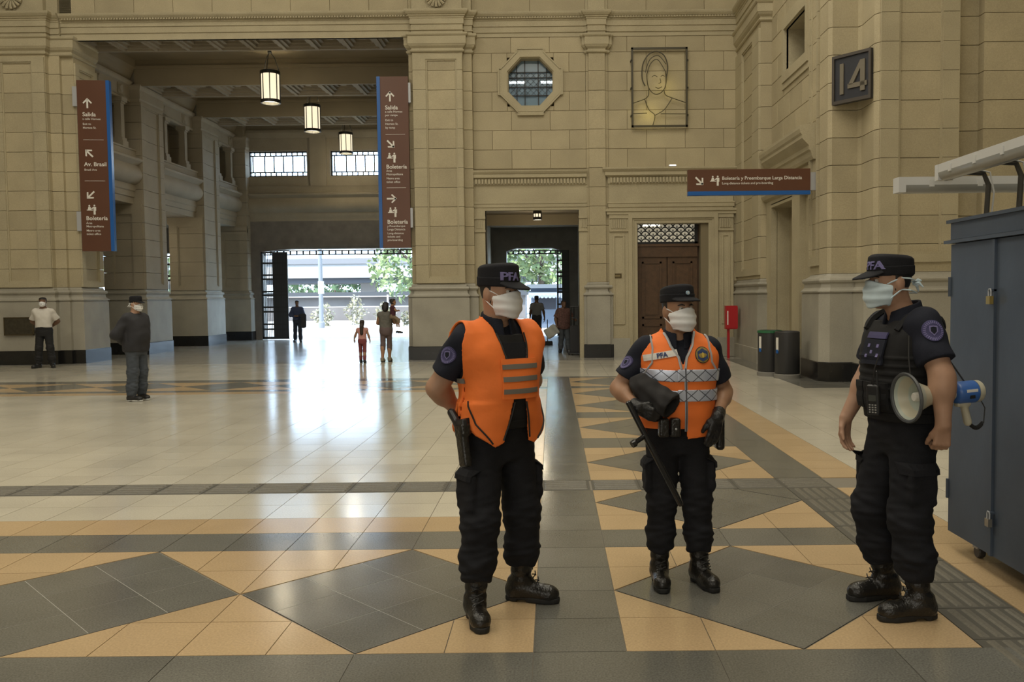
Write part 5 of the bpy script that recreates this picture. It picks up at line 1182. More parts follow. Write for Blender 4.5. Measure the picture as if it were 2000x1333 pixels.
def shirt(fig, root, m, h=.006, sl=.72, z0=.93, inf=.012, flare=.02, name='shirt', collar=True, top=1.47):
    sd = [(30, 12, 25, .5), (-22, 18, 35, 2.2)]
    def fn(P):
        d = loft(P, fig.tor, 2.3, .03)-inf
        for q in (-1, 1):
            a, b = np.array(fig.sh[q]), np.array(fig.el[q]); e = a+(b-a)*sl
            d = smin(d, cone(P, (q*.10, .02, 1.42), a, .055, .063*fig.arm+inf*.5), .05)
            ax = unit(b-a); arm = cone(P, a, e+ax*.03, .062*fig.arm+inf*.6, .055*fig.arm+inf+flare*.6)-folds(P, sd, .004)
            if sl < 1.0: arm = np.maximum(arm, (P-np.asarray(e, f32)) @ np.asarray(ax, f32))
            else: arm = smin(arm, cone(P, b, np.array(fig.wr[q]), .054*fig.arm+inf, .036+inf)-folds(P, sd, .004), .03)
            d = smin(d, arm, .025)
        d = d-folds(P, sd, .003); return np.maximum(np.maximum(d, z0-P[:, 2]), P[:, 2]-top-.12*np.clip((np.abs(P[:, 0])-.085)/.03, 0, 1))
    lo, hi = fig.bounds(); lo[2] = z0-.03; hi[2] = 1.56
    o = fig.make(name, fn, lo, hi, h, m, root, 1)
    if collar:
        def co(P):
            Q = P-V3(0, .012, 1.465); r = np.sqrt(Q[:, 0]**2+(Q[:, 1]*.95)**2); d = np.abs(r-(.084-.25*Q[:, 2]))-.007; d = np.maximum(d, np.abs(Q[:, 2]-.012-.30*Q[:, 1])-.042)
            return np.maximum(d, .02-np.maximum(np.abs(Q[:, 0])-.15*0, (Q[:, 1]+.05)*2))
        fig.make('collar', co, (-.14, -.14, 1.38), (.14, .17, 1.58), .005, m, o, 1)
    return o, fn
def belt(fig, root, m=TACV, z0=.955, z1=1.0, off=.034):
    fn = lambda P: np.maximum(np.maximum(loft(P, fig.tor, 2.3, .01)-off, -(loft(P, fig.tor, 2.3, .01)-off+.012)), np.maximum(z0-P[:, 2], P[:, 2]-z1)); return fig.make('belt', fn, (-.28, -.24, z0-.01), (.28, .24, z1+.01), .005, m, root, 0)
def wear(o, w_): return o
A1 = math.radians(37)
g1 = Fig(sc=1.0, hs=1.06, fat=.97, belly=.16, arm=1.1, elR=(-.283, .13, 1.155), wrR=(-.09, .225, 1.0), hfR=(1, .1, -.1), htR=(0, .1, 1), elL=(.30, .13, 1.155), wrL=(.08, .235, .99), hfL=(-1, .1, -.05), htL=(0, .1, 1),
         anR=(-.178, -.03, .09), anL=(.165, .06, .09), fyR=math.radians(-22), fyL=math.radians(38), knR=(-.15, -.045, .49), knL=(.135, .0, .49), yaw=math.radians(16), pit=math.radians(3))
o1 = person(g1, (-.275, 4.47, 0), A1, 'police officer in open orange vest standing with hands behind the back', SKIN1)
hd = headgear(g1, o1, CLOTH, MASKW, HAIR, visor=.07, crown=.082)
_, sh1 = shirt(g1, o1, NAVY); tv, tv1 = tvest(g1, o1, .98, 1.42)
tr, tr1 = trousers(g1, o1, CLOTH); boots(g1, o1, LEATHER); belt(g1, o1)
# cap letters P F A
geo = text_geo('PFA', .056, .002, 'CENTER', .02)
capsurf = lambda P: loft(g1.hP(P), [(.03, 0, .004, .084, .103, .11), (.08, 0, .004, .085, .104, .11), (.122, 0, .006, .082, .099, .107), (.14, 0, .008, .07, .086, .094)], 2.2, .002)*1.06
fx = g1.hR @ V3(1, 0, 0); fzv = g1.hR @ V3(0, 0, 1); fyv = g1.hR @ V3(0, 1, 0)
onto(g1, 'lettering', capsurf, geo, LILAC, hd['cap'], g1.hc+g1.hR @ V3(-.03, -.16, .066), fx, fzv, fyv, .003)
# orange vest
sdv = [(16, 10, 13, .7), (-12, 14, 22, 2.1), (25, -8, 7, 3.3)]
def v1surf(P):
    d = loft(P, [(z, cx, cy, a*(1.0+.05*(z < 1.1)), bf, bb) for z, cx, cy, a, bf, bb in g1.tor], 2.3, .03)-.04-.012*np.clip((1.12-P[:, 2])/.25, 0, 1)
    for q in (-1, 1): d = smin(d, cone(P, (q*.11, .02, 1.415), (q*.185, .015, 1.405), .072, .090), .04)
    return d-folds(P, sdv, .010)*np.clip((1.42-P[:, 2])/.12, .1, 1)
def v1(P):
    d = v1surf(P); d = np.maximum(d, -(d+.011)); x, y, z = P[:, 0], P[:, 1], P[:, 2]
    for q in (-1, 1): d = np.maximum(d, -cone(P, (q*.275, .015, 1.43), (q*.28, .04, 1.25), .085, .085))
    gap = np.interp(z, [.86, .95, 1.1, 1.18, 1.28, 1.38, 1.46], [.085, .06, .035, .03, .05, .075, .085]).astype(f32)
    d = np.maximum(d, np.where(y < .0, gap-np.abs(x-.005), 1.*0-.5)); d = np.maximum(d, -cone(P, (0, .09, 1.53), (0, -.1, 1.50), .10, .09))
    hem = .885+.06*np.abs(np.sin(x*7))*0+np.interp(np.abs(x), [0, .05, .12, .2, .26], [.95, .90, .872, .93, 1.02]).astype(f32)-.885
    d = np.maximum(d, hem-z); sl = (1.10-z)*.22-np.abs(y-.02); return np.maximum(d, np.where((np.abs(x) > .12) & (z < 1.10), sl, -.5))
vo = g1.make('orange_vest', v1, (-.33, -.30, .84), (.33, .27, 1.53), .0048, HIVIS, o1, 1)
def edge_tube(name, fig, surf, pts, m, parent, r=.0045, off=.003, it=12):
    P = np.array(pts, f32)
    # densify then pull on to the surface along its gradient
    t = np.linspace(0, len(P)-1, (len(P)-1)*6+1); P = np.stack([np.interp(t, np.arange(len(P)), P[:, i]) for i in range(3)], 1).astype(f32)
    for _ in range(it):
        d = surf(P); e = 1e-3; g = np.stack([surf(P+e*np.eye(3, dtype=f32)[i])-d for i in range(3)], 1)/e; n_ = np.linalg.norm(g, axis=1)[:, None]+1e-6; P = P-(d-off)[:, None]*g/n_**2
    MB().tube([tuple(p*fig.s) for p in P], r*fig.s, 5).build(name, m, parent)
for q in (-1, 1):
    edge_tube('piping', g1, v1surf, [(q*.085+.005, -.12, 1.44), (q*.07+.005, -.2, 1.36), (q*.05+.005, -.2, 1.28)], PIPING, vo)
    edge_tube('piping', g1, v1surf, [(q*.035+.005, -.2, 1.09), (q*.06+.005, -.2, .96), (q*.08, -.2, .90)], PIPING, vo)
    edge_tube('piping', g1, v1surf, [(q*.2, -.05, 1.09), (q*.2, -.10, .99), (q*.14, -.17, .89)], PIPING, vo)
pn_ = onto(g1, 'closure_panel', v1surf, grid_geo(.205, .195, 12, 8, .004), HIVIS, vo, (.012, -.3, 1.205), (1, 0, 0), (0, 0, 1), (0, 1, 0), .006)
for zz in (1.265, 1.205, 1.145): onto(g1, 'grey_tape', v1surf, grid_geo(.205, .024, 12, 2, .0045), GREYSTRIP, vo, (.014, -.3, zz), (1, 0, 0), (0, 0, 1), (0, 1, 0), .0095)
onto(g1, 'grey_tape', v1surf, grid_geo(.10, .024, 6, 2, .003), GREYSTRIP, vo, (-.33, .03, 1.195), (0, -1, 0), (0, 0, 1), (1, 0, 0), .004)
# shoulder patch
def patch(fig, surf, root, org, ux, uz, dr, r=.042):
    p_ = onto(fig, 'shoulder_patch', surf, grid_geo(2*r, 2*r, 10, 10, .003, 'disc'), PURPLE, root, org, ux, uz, dr, .003)
    mb_v = []; mb_f = []
    for k in range(28):      # ring of stitched rays
        a = 2*PI*k/28; c, s_ = math.cos(a), math.sin(a); b = len(mb_v); w_ = .0022
        for rr, ww in ((r*.68, -1), (r*.68, 1), (r*.92, 1), (r*.92, -1)): mb_v.append((c*rr-s_*ww*w_, s_*rr+c*ww*w_, .001))
        mb_f.append((b, b+1, b+2, b+3))
    onto(fig, 'patch_rays', surf, (mb_v, mb_f), LILAC, p_, org, ux, uz, dr, .0075)
    shield = [(-.4, .45), (0, .52), (.4, .45), (.38, -.1), (0, -.5), (-.38, -.1)]; onto(fig, 'patch_shield', surf, ([(x*r, z*r, .001) for x, z in shield], [(5, 4, 3, 2, 1, 0)]), LILAC, p_, org, ux, uz, dr, .0075)
    onto(fig, 'patch_core', surf, ([(x*r*.7, z*r*.7, .0012) for x, z in shield], [(5, 4, 3, 2, 1, 0)]), NAVY, p_, org, ux, uz, dr, .0085)
patch(g1, sh1, o1, (-.40, -.025, 1.325), (.35, -.94, 0), (.1, 0, 1), (.94, .35, 0))
# name strip and pen on chest pocket of the tactical vest
onto(g1, 'chest_pocket', tv1, grid_geo(.15, .14, 8, 6, .004), CLOTH, tv, (.015, -.3, 1.31), (1, 0, 0), (0, 0, 1), (0, 1, 0), .004)
# pistol in hip holster (right side)
M1 = Matrix.Translation((-.275, 4.47, 0)) @ Matrix.Rotation(A1, 4, 'Z')
def thing(name, label, cat, M): 
    o = bpy.data.objects.new(name, None); COL.objects.link(o); o.matrix_world = M; o.empty_display_size = .1; return tag(o, label, cat)
ho = thing('pistol_holster', 'black holstered pistol on the hip of the officer in the open orange vest', 'holster', M1 @ Matrix.Translation((-.252, -.045, .98)) @ Matrix.Rotation(math.radians(-12), 4, 'X'))
GUN = mat('gun_black', (.016, .016, .018), .35)
solid('holster', lambda P: smin(boxd(P, (0, 0, -.10), (.022, .035, .10), .015), boxd(P, (.004, -.005, -.02), (.026, .04, .03), .012), .01), (-.05, -.07, -.24), (.05, .07, .05), .005, LEATHER, ho)
solid('pistol_grip', lambda P: smin(cone(P, (0, .02, .0), (0, .075, .075), .020, .021), boxd(P, (0, .0, .01), (.016, .045, .022), .008), .01), (-.05, -.08, -.04), (.05, .13, .12), .005, GUN, ho)
MB().cbox((.03, 0, -.0), (.02, .06, .07)).build('belt_loop', TACV, ho)
# flap details on trousers
for q in (-1, 1):
    p = np.array(g1.hip[q])*.38+np.array(g1.kn[q])*.62; onto(g1, 'pocket_flap', tr1, grid_geo(.15, .05, 6, 2, .004), CLOTH, tr, p+np.array((q*.3, 0, .085)), (0, -q, 0), (0, 0, 1), (-q, 0, 0), .006)

# ================================================================== OFFICER WITH BATON
A2 = math.radians(4)
g2 = Fig(sc=.935, hs=1.07, fat=.97, arm=1.0, elR=(-.35, .02, 1.17), wrR=(-.275, -.20, 1.085), hfR=(.8, -.35, -.4), htR=(.2, -.3, 1), cuR=.6, elL=(.295, .055, 1.135), wrL=(.205, -.15, 1.02), hfL=(-.28, -.12, -1), htL=(-1, -.35, .1), cuL=.16,
         anR=(-.115, .0, .09), anL=(.125, -.02, .09), fyR=math.radians(-4), fyL=math.radians(14), yaw=math.radians(20), pit=math.radians(-2), shR=(-.19, .0, 1.405), shL=(.185, .0, 1.405))
o2 = person(g2, (.69, 4.88, 0), A2, 'police officer in zipped orange vest with silver bands, holding a baton', SKIN2)
hd2 = headgear(g2, o2, CLOTH, MASKW, HAIR, visor=.058, crown=.066, lift=.016, tilt=.34)
_, sh2 = shirt(g2, o2, NAVY); tr2o, tr2 = trousers(g2, o2, CLOTH, bag=.012); boots(g2, o2, LEATHER); belt(g2, o2, off=.04)
ck = g2.hc+g2.hR @ V3(0, -.111, .10)
cki = MB().lathe([(.0001, -.004), (.011, -.004), (.011, .003), (.0001, .004)], 16, M=Matrix.Translation(tuple(ck*g2.s)) @ Matrix.Rotation(math.radians(20), 4, 'Z') @ Matrix.Rotation(PI/2, 4, 'X')).build('cockade', mat('cockade_blue', (.4, .55, .68), .4), hd2['cap'])
MB().lathe([(.0001, .003), (.005, .003), (.005, .006), (.0001, .006)], 10, M=Matrix.Translation(tuple(ck*g2.s)) @ Matrix.Rotation(math.radians(20), 4, 'Z') @ Matrix.Rotation(PI/2, 4, 'X')).build('cockade_centre', mat('cockade_white', (.7, .7, .7), .4), cki)
def v2surf(P):
    d = loft(P, [(z, cx, cy, a*(1+.10*max(0, (1.1-z))), bf, bb) for z, cx, cy, a, bf, bb in g2.tor], 2.4, .03)-.042
    for q in (-1, 1): d = smin(d, cone(P, (q*.10, .02, 1.44), (q*.165, .01, 1.405), .06, .074), .04)
    return d-folds(P, [(14, 8, 9, .2), (-9, 6, 15, 1.4)], .0035)
def v2(P):
    d = v2surf(P); d = np.maximum(d, -(d+.011)); x, y, z = P[:, 0], P[:, 1], P[:, 2]
    for q in (-1, 1): d = np.maximum(d, -cone(P, (q*.235, .0, 1.45), (q*.255, .03, 1.24), .085, .08))
    gap = np.interp(z, [.9, 1.30, 1.36, 1.44, 1.5], [-.02, -.005, .018, .062, .085]).astype(f32); d = np.maximum(d, np.where(y < .0, gap-np.abs(x), -.5)); d = np.maximum(d, -cone(P, (0, .09, 1.53), (0, -.1, 1.505), .095, .085))
    return np.maximum(d, np.where(x < .02, .945, .885+.10*np.clip(x-.03, 0, .3)).astype(f32)-z)
vo2 = g2.make('orange_vest', v2, (-.30, -.28, .86), (.30, .25, 1.53), .0048, HIVIS, o2, 1)
SILV = bpy.data.materials.new('silver_band'); SILV.use_nodes = True
def silver(m):
    nt = m.node_tree; N = nt.nodes; L = nt.links; p = N['Principled BSDF']; p.inputs['Roughness'].default_value = .3; p.inputs['Metallic'].default_value = .35
    tc = N.new('ShaderNodeTexCoord'); sp_ = N.new('ShaderNodeSeparateXYZ'); L.new(tc.outputs['Object'], sp_.inputs[0])
    def M_(op, a, b=None, v=None):
        n = N.new('ShaderNodeMath'); n.operation = op
        if hasattr(a, 'node'): L.new(a, n.inputs[0])
        else: n.inputs[0].default_value = a
        if b is not None:
            if hasattr(b, 'node'): L.new(b, n.inputs[1])
            else: n.inputs[1].default_value = b
        return n.outputs[0]
    u = M_('MULTIPLY', sp_.outputs[0], 12.5); v = M_('MULTIPLY', sp_.outputs[2], 15.0); last = None
    for op in ('ADD', 'SUBTRACT'):
        for k, wd in ((1.0, .055),):
            s = M_('FRACT', M_('MULTIPLY', M_(op, u, v), k)); l = M_('LESS_THAN', M_('ABSOLUTE', M_('SUBTRACT', s, .5)), wd*.8); last = l if last is None else M_('MAXIMUM', last, l)
    mx = N.new('ShaderNodeMix'); mx.data_type = 'RGBA'; L.new(last, mx.inputs[0]); mx.inputs[6].default_value = (.56, .61, .74, 1); mx.inputs[7].default_value = (.10, .11, .15, 1); L.new(mx.outputs[2], p.inputs['Base Color'])
silver(SILV)
def bandfn(surf, z0, z1, tilt=0., yc=.3, xl=-9, xr=9, off=.004):
    return lambda P: np.maximum(np.maximum(np.maximum(surf(P)-off, -(surf(P)+.006)), np.maximum(z0+tilt*P[:, 0]-P[:, 2], P[:, 2]-z1-tilt*P[:, 0])), np.maximum(np.maximum(P[:, 1]-yc, xl-P[:, 0]), P[:, 0]-xr))
for (z0, z1) in ((1.218, 1.285), (1.103, 1.168)):
    g2.make('silver_band', bandfn(v2surf, z0, z1, -.05, .06, -.3, -.012), (-.29, -.26, z0-.03), (.0, .1, z1+.03), .004, SILV, vo2, 0)
    g2.make('silver_band', bandfn(v2surf, z0+.004, z1+.006, -.02, .06, -.035, .3, .008), (-.06, -.26, z0-.03), (.29, .1, z1+.03), .004, SILV, vo2, 0)
SILT = mat('silver_trim', (.42, .43, .45), .4, .2)
for q in (-1, 1):
    edge_tube('silver_trim', g2, v2surf, [(q*.085, -.03, 1.49), (q*.065, -.13, 1.44), (q*.025, -.17, 1.37), (q*.012, -.2, 1.30)], SILT, vo2, .008, .002)
    edge_tube('silver_trim', g2, v2surf, [(q*.165, .0, 1.49), (q*.168, -.1, 1.42), (q*.172, -.12, 1.33), (q*.19, -.08, 1.27)], SILT, vo2, .006, .002)
edge_tube('zip', g2, v2surf, [(.012, -.2, 1.31), (.014, -.2, 1.15), (.016, -.2, .93)], SILT, vo2, .009, .001)
edge_tube('zip_teeth', g2, v2surf, [(.012, -.21, 1.31), (.014, -.21, 1.15), (.016, -.21, .93)], mat('zip_grey', (.1, .1, .12), .5), vo2, .004, .008)
pl_ = onto(g2, 'name_strip', v2surf, grid_geo(.195, .035, 10, 2, .003), mat('strip_white', (.62, .6, .56), .6), vo2, (-.125, -.3, 1.372), (.985, 0, .17), (-.17, 0, .985), (0, 1, 0), .003)
onto(g2, 'lettering', v2surf, text_geo('PFA', .038, .001, 'CENTER', .03, .1), mat('ink_blue', (.012, .03, .12), .6), pl_, (-.118, -.3, 1.361), (.985, 0, .17), (-.17, 0, .985), (0, 1, 0), .008)
bd = onto(g2, 'badge', v2surf, grid_geo(.088, .094, 10, 10, .003, 'disc'), PIPING, vo2, (.118, -.3, 1.372), (1, 0, 0), (0, 0, 1), (0, 1, 0), .003)
onto(g2, 'badge_rim', v2surf, grid_geo(.080, .086, 10, 10, .001, 'disc'), mat('badge_gold', (.28, .21, .05), .5), bd, (.118, -.3, 1.372), (1, 0, 0), (0, 0, 1), (0, 1, 0), .007)
hexa = [(math.cos(PI/6+PI*k/3)*.036, math.sin(PI/6+PI*k/3)*.038, .001) for k in range(6)]
onto(g2, 'badge_shield', v2surf, (hexa, [(5, 4, 3, 2, 1, 0)]), mat('badge_blue', (.022, .045, .13), .5), bd, (.118, -.3, 1.372), (1, 0, 0), (0, 0, 1), (0, 1, 0), .0095)
onto(g2, 'badge_emblem', v2surf, ([(.0, .018, .001), (-.008, .004, .001), (-.004, -.016, .001), (.006, -.014, .001), (.009, .003, .001)], [(0, 1, 2, 3, 4)]), mat('badge_yellow', (.5, .36, .06), .5), bd, (.118, -.3, 1.372), (1, 0, 0), (0, 0, 1), (0, 1, 0), .0115)
patch(g2, sh2, o2, (-.413, -.094, 1.33), (.5, -.86, 0), (0, 0, 1), (.86, .5, 0), .036)
for q in (-1, 1):       # gloves
    w_ = np.array(g2.wr[q]); e_ = np.array(g2.el[q]); dd = unit(e_-w_)
    fn = lambda P, q=q, w_=w_, dd=dd: smin(g2.handf(P, q, .0035), np.maximum(cone(P, w_-dd*.01, w_+dd*.05, .036, .039), (P-(w_+dd*.045).astype(f32)) @ dd.astype(f32)), .012)
    c = g2.hand[q][1]; lo = np.minimum(c, w_)-.15; hi = np.maximum(c, w_)+.15; g2.make('glove', fn, lo, hi, .0045, GLOVE, o2, 1)
    p = np.array(g2.hip[q])*.38+np.array(g2.kn[q])*.62; onto(g2, 'pocket_flap', tr2, grid_geo(.15, .06, 6, 2, .006), CLOTH, tr2o, p+np.array((q*.3, 0, .085)), (0, -q, 0), (0, 0, 1), (-q, 0, 0), .008)
M2 = Matrix.Translation((.69, 4.88, 0)) @ Matrix.Rotation(A2, 4, 'Z')
def L2(x, y, z): return Vector((x*.935, y*.935, z*.935))
bt = thing('side_handle_baton', 'long black side-handle baton held by the officer with silver vest bands', 'baton', M2)
hp = np.array(g2.wr[-1])+unit(g2.hf[-1])*.085+np.array((.015, -.02, -.012)); BAT = mat('baton_black', (.014, .014, .015), .22)
a_ = L2(-.335, -.235, 1.125); b_ = L2(-.045, -.30, .535); MB().tube([a_, a_+(b_-a_)*.01, a_+(b_-a_)*.98, b_], [.008, .0165, .0165, .010], 14).build('shaft', BAT, bt, True)
m_ = a_+(b_-a_)*.33; MB().tube([m_, m_+Vector((-.055, -.03, -.028)), m_+Vector((-.06, -.033, -.031)), m_+Vector((-.078, -.04, -.04))], [.013, .013, .02, .019], 12).build('side_handle', BAT, bt, True)
def bundle(P):
    a = V3(-.235, -.10, 1.20); b = V3(-.105, -.22, 1.10); ax = unit(b-a).astype(f32); r = cone(P, a, b, .07, .08)-folds(P, [(42, 55, 30, .3), (-65, 22, 46, 1.9), (30, -50, 60, 1.)], .009)
    d = np.maximum(r, -cone(P, b-ax*.07, b+ax*.12, .045, .066)); d = np.maximum(d, (P-b) @ ax-.03); return smin(d, boxd(P, (-.22, -.15, 1.15), (.035, .05, .075), .03)-folds(P, [(22, 30, 18, .3)], .006), .03)
jk = thing('rolled_jacket', 'dark folded jacket carried under the arm of the baton officer', 'jacket', M2)
solid('cloth_roll', g2.S(bundle), np.array((-.42, -.40, .93))*.935, np.array((.06, .06, 1.32))*.935, .006, mat('jacket_dark', (.016, .015, .016), .85, var=.25, vscale=12), jk)
pch = thing('belt_pouch', 'black double belt pouch with a silver stud on the baton officer', 'pouch', M2)
for x in (-.125, -.06): solid('pouch', g2.S(lambda P, x=x: boxd(P, (x, -.205, .965), (.03, .03, .055), .014)), np.array((x-.05, -.26, .89))*.935, np.array((x+.05, -.15, 1.04))*.935, .005, LEATHER, pch)
MB().lathe([(.0001, 0), (.006, 0), (.006, .004), (.0001, .005)], 10, M=Matrix.Translation(tuple(L2(-.06, -.235, .96))) @ Matrix.Rotation(PI/2, 4, 'X')).build('stud', METALG, pch)
ho2 = thing('hip_holster', 'black hip holster behind the gloved hand of the baton officer', 'holster', M2); solid('holster', g2.S(lambda P: boxd(P, (.245, -.02, .90), (.026, .045, .10), .02)), np.array((.19, -.09, .77))*.935, np.array((.30, .05, 1.03))*.935, .005, LEATHER, ho2)

# ================================================================== OFFICER WITH MEGAPHONE
A3 = math.radians(-78)
g3 = Fig(sc=1.02, hs=1.05, fat=1.0, belly=.08, arm=1.16, elL=(.30, .01, 1.185), wrL=(.325, .0, .965), hfL=(-.05, -.05, -1), htL=(-.35, -1, 0), cuL=.95, elR=(-.26, -.02, 1.15), wrR=(-.255, -.15, .93), hfR=(0, -.1, -1), htR=(.3, -1, 0), cuR=.4,
         anR=(-.15, .015, .09), anL=(.155, .005, .09), fyR=math.radians(-2), fyL=math.radians(-6), knL=(.13, -.035, .49), knR=(-.13, -.075, .49), yaw=math.radians(-4), pit=math.radians(2), hc=(0, -.07, 1.627), shL=(.185, -.01, 1.425))
o3 = person(g3, (1.755, 4.44, 0), A3, 'police officer in black tactical vest facing sideways with a megaphone', SKIN1)
hd3 = headgear(g3, o3, CLOTH, MASKB, HAIR, visor=.075, crown=.072, ties=True)
_, sh3 = shirt(g3, o3, NAVY, sl=.72); tv3o, tv3 = tvest(g3, o3, 1.0, 1.44, .034, .005, molle=True); tr3o, tr3 = trousers(g3, o3, CLOTH, bag=.024); boots(g3, o3, LEATHER); belt(g3, o3, off=.03)
cs3 = lambda P: loft(g3.hP(P), [(.03, 0, .004, .084, .103, .11), (.08, 0, .004, .085, .104, .11), (.112, 0, .006, .082, .099, .107), (.13, 0, .008, .07, .086, .094)], 2.2, .002)*1.05
onto(g3, 'lettering', cs3, text_geo('PFA', .055, .002, 'CENTER', .02), LILAC, hd3['cap'], g3.hc+g3.hR @ V3(.03, -.16, .066), g3.hR @ V3(1, 0, 0), g3.hR @ V3(0, 0, 1), g3.hR @ V3(0, 1, 0), .003)
patch(g3, sh3, o3, (.39, -.055, 1.40), (.25, .97, 0), (-.12, 0, 1), (-.97, .25, 0), .048)
cp_ = onto(g3, 'chest_plate', tv3, grid_geo(.16, .12, 8, 6, .006), NAVY, tv3o, (.02, -.3, 1.29), (1, 0, 0), (0, 0, 1), (0, 1, 0), .012)
for (x, z) in ((-.03, .03), (.04, .03), (.0, -.0), (.05, -.015), (-.035, -.02)): onto(g3, 'star', tv3, grid_geo(.016, .016, 2, 2, .001), LILAC, cp_, (.02+x, -.3, 1.29+z), (1, 0, 0), (0, 0, 1), (0, 1, 0), .0195)
onto(g3, 'name_tape', tv3, grid_geo(.15, .03, 8, 2, .004), PURPLE, tv3o, (.02, -.3, 1.37), (1, 0, 0), (0, 0, 1), (0, 1, 0), .012)
for (x, z) in ((.1, 1.08), (.02, 1.08), (-.06, 1.08)): onto(g3, 'magazine_pouch', tv3, grid_geo(.07, .13, 4, 5, .012), TACV, tv3o, (x, -.3, z), (1, 0, 0), (0, 0, 1), (0, 1, 0), .012)
for q in (-1, 1):
    p = np.array(g3.hip[q])*.38+np.array(g3.kn[q])*.62; onto(g3, 'pocket_flap', tr3, grid_geo(.17, .055, 6, 2, .005), CLOTH, tr3o, p+np.array((q*.3, -.01, .09)), (0, -q, 0), (.0, -.15, 1), (-q, 0, 0), .008)
    edge_tube('shoulder_strap', g3, tv3, [(q*.13, -.12, 1.40), (q*.135, -.03, 1.47), (q*.135, .05, 1.46), (q*.13, .12, 1.40)], TACV, tv3o, .018, .004)
M3 = Matrix.Translation((1.755, 4.44, 0)) @ Matrix.Rotation(A3, 4, 'Z')
mgM = M3 @ Matrix.Translation((.268, -.085, 1.115)) @ Matrix.Rotation(math.radians(1), 4, 'Z') @ Matrix.Rotation(math.radians(3), 4, 'X') @ Matrix.Rotation(math.radians(90), 4, 'X') @ Matrix.Diagonal((.96, .96, .85, 1))
mg = thing('megaphone', 'cream and blue megaphone slung under the arm of the tactical-vest officer', 'megaphone', mgM)   # local z runs forward along the horn
CRM = mat('plastic_cream', (.50, .47, .36), .35); BLU = mat('plastic_blue', (.045, .13, .40), .35); PALE = mat('horn_inside', (.42, .46, .40), .4)
MB().lathe([(.03, -.22), (.036, -.13), (.05, -.05), (.072, .01), (.098, .055), (.112, .075)], 32).build('horn', CRM, mg, True)
MB().lathe([(.108, .078), (.112, .07), (.122, .07), (.126, .078), (.122, .088), (.112, .086), (.108, .078)], 32).build('horn_rim', mat('rim_grey', (.07, .075, .08), .5), mg, True)
MB().lathe([(.109, .074), (.09, .04), (.066, -.0), (.045, -.04), (.001, -.05)], 32).build('horn_inside', PALE, mg, True)
MB().lathe([(.001, .035), (.018, .035), (.022, .03), (.024, -.04)], 18).build('driver_cone', WHITE, mg, True)
MB().lathe([(.001, -.35), (.05, -.35), (.056, -.345), (.056, -.24), (.05, -.225), (.034, -.215), (.001, -.215)], 28).build('body', BLU, mg, True)
MB().lathe([(.001, -.385), (.05, -.385), (.055, -.375), (.055, -.35), (.001, -.348)], 28).build('end_cap', CRM, mg, True)
solid('handle', lambda P: smin(cone(P, (0, -.05, -.28), (0, -.15, -.305), .019, .022), boxd(P, (0, -.055, -.275), (.02, .016, .045), .01), .012), (-.05, -.2, -.37), (.05, -.01, -.2), .005, CRM, mg)
MB().cbox((.05, .012, -.295), (.012, .014, .07)).build('label_strip', WHITE, mg); MB().cbox((.052, -.018, -.295), (.012, .016, .03)).build('switch', PIPING, mg)
mb = MB(); pts = []
for i in range(120):
    t = i/119; cx_ = Vector((.02, -.10-.06*math.sin(PI*t), -.33+.10*t)) if False else Vector((.0, -.165-.02*math.sin(PI*t), -.40+.08*t)); a = t*2*PI*14; pts.append(cx_+Vector((math.cos(a)*.009, math.sin(a)*.009, 0)))
mb.tube(pts, .0032, 5); mb.tube([pts[0], Vector((.0, -.09, -.42)), Vector((0, -.03, -.385))], .0032, 5); mb.build('coiled_cord', PIPING, mg)
mb = MB(); mb.tube([Vector((0, .055, -.29)), Vector((-.04, .18, -.22)), Vector((-.1, .31, -.15))], .004, 6); mb.tube([Vector((0, .115, .05)), Vector((-.02, .2, .04)), Vector((-.05, .30, .01))], .004, 6); mb.build('carry_strap', PIPING, mg)
rdM = M3 @ Matrix.Translation((.13, -.235, 1.09)) @ Matrix.Rotation(math.radians(38), 4, 'Z') @ Matrix.Rotation(math.radians(6), 4, 'X')
rd = thing('handheld_radio', 'black handheld radio with keypad clipped on the tactical vest', 'radio', rdM); RADB = mat('radio_black', (.016, .016, .018), .35)
solid('case', lambda P: boxd(P, (0, 0, 0), (.03, .018, .075), .008), (-.05, -.04, -.1), (.05, .04, .1), .004, RADB, rd)
MB().cbox((0, -.0185, .012), (.036, .003, .03)).build('screen', mat('radio_screen', (.06, .065, .06), .2), rd); MB().lathe([(.0001, .06), (.006, .06), (.005, .14), (.0001, .145)], 8, (.018, .0, .0)).build('antenna', RADB, rd)
for i in range(3):
    for j in range(4): MB().cbox((-.014+.014*i, -.0185, -.022-.012*j), (.008, .003, .006)).build('key', mat('key_grey', (.35, .35, .34), .5), rd)
MB().tube([(-.0, -.005, .075), (.01, -.01, .15), (.03, .005, .22)], .0035, 6).build('coil_lead', RADB, rd)
# ================================================================== PEOPLE FURTHER AWAY
def bystander(fig, loc, rz, label, skinm, topm, sl, botm, zb, shoem, hairm, h=.013, mask=None, cap=None, z0=.92, bag=.012, hair_extra=None, top_name='shirt', solem=None, flare=.02, inf=.014):
    b = person(fig, loc, rz, label, skinm, h)
    headgear(fig, b, cap or CLOTH, mask, hairm, cap=cap is not None, res=2.0, eyes=False, visor=.07, crown=.085, ties=cap is not None and mask is not None)
    if hair_extra: fig.make('long_hair', lambda P: near(P, lambda Q: hair_extra(Q), fig.hc, .5), np.array(fig.hc)-np.array((.25, .3, .5)), np.array(fig.hc)+np.array((.25, .35, .2)), h*.9, hairm, b)
    shirt(fig, b, topm, h*.9, sl, z0, inf, flare, top_name, False); trousers(fig, b, botm, h*.9, zb, bag, .01, pockets=False); boots(fig, b, shoem, h*.75, .13, False, solem, 'shoe'); return b
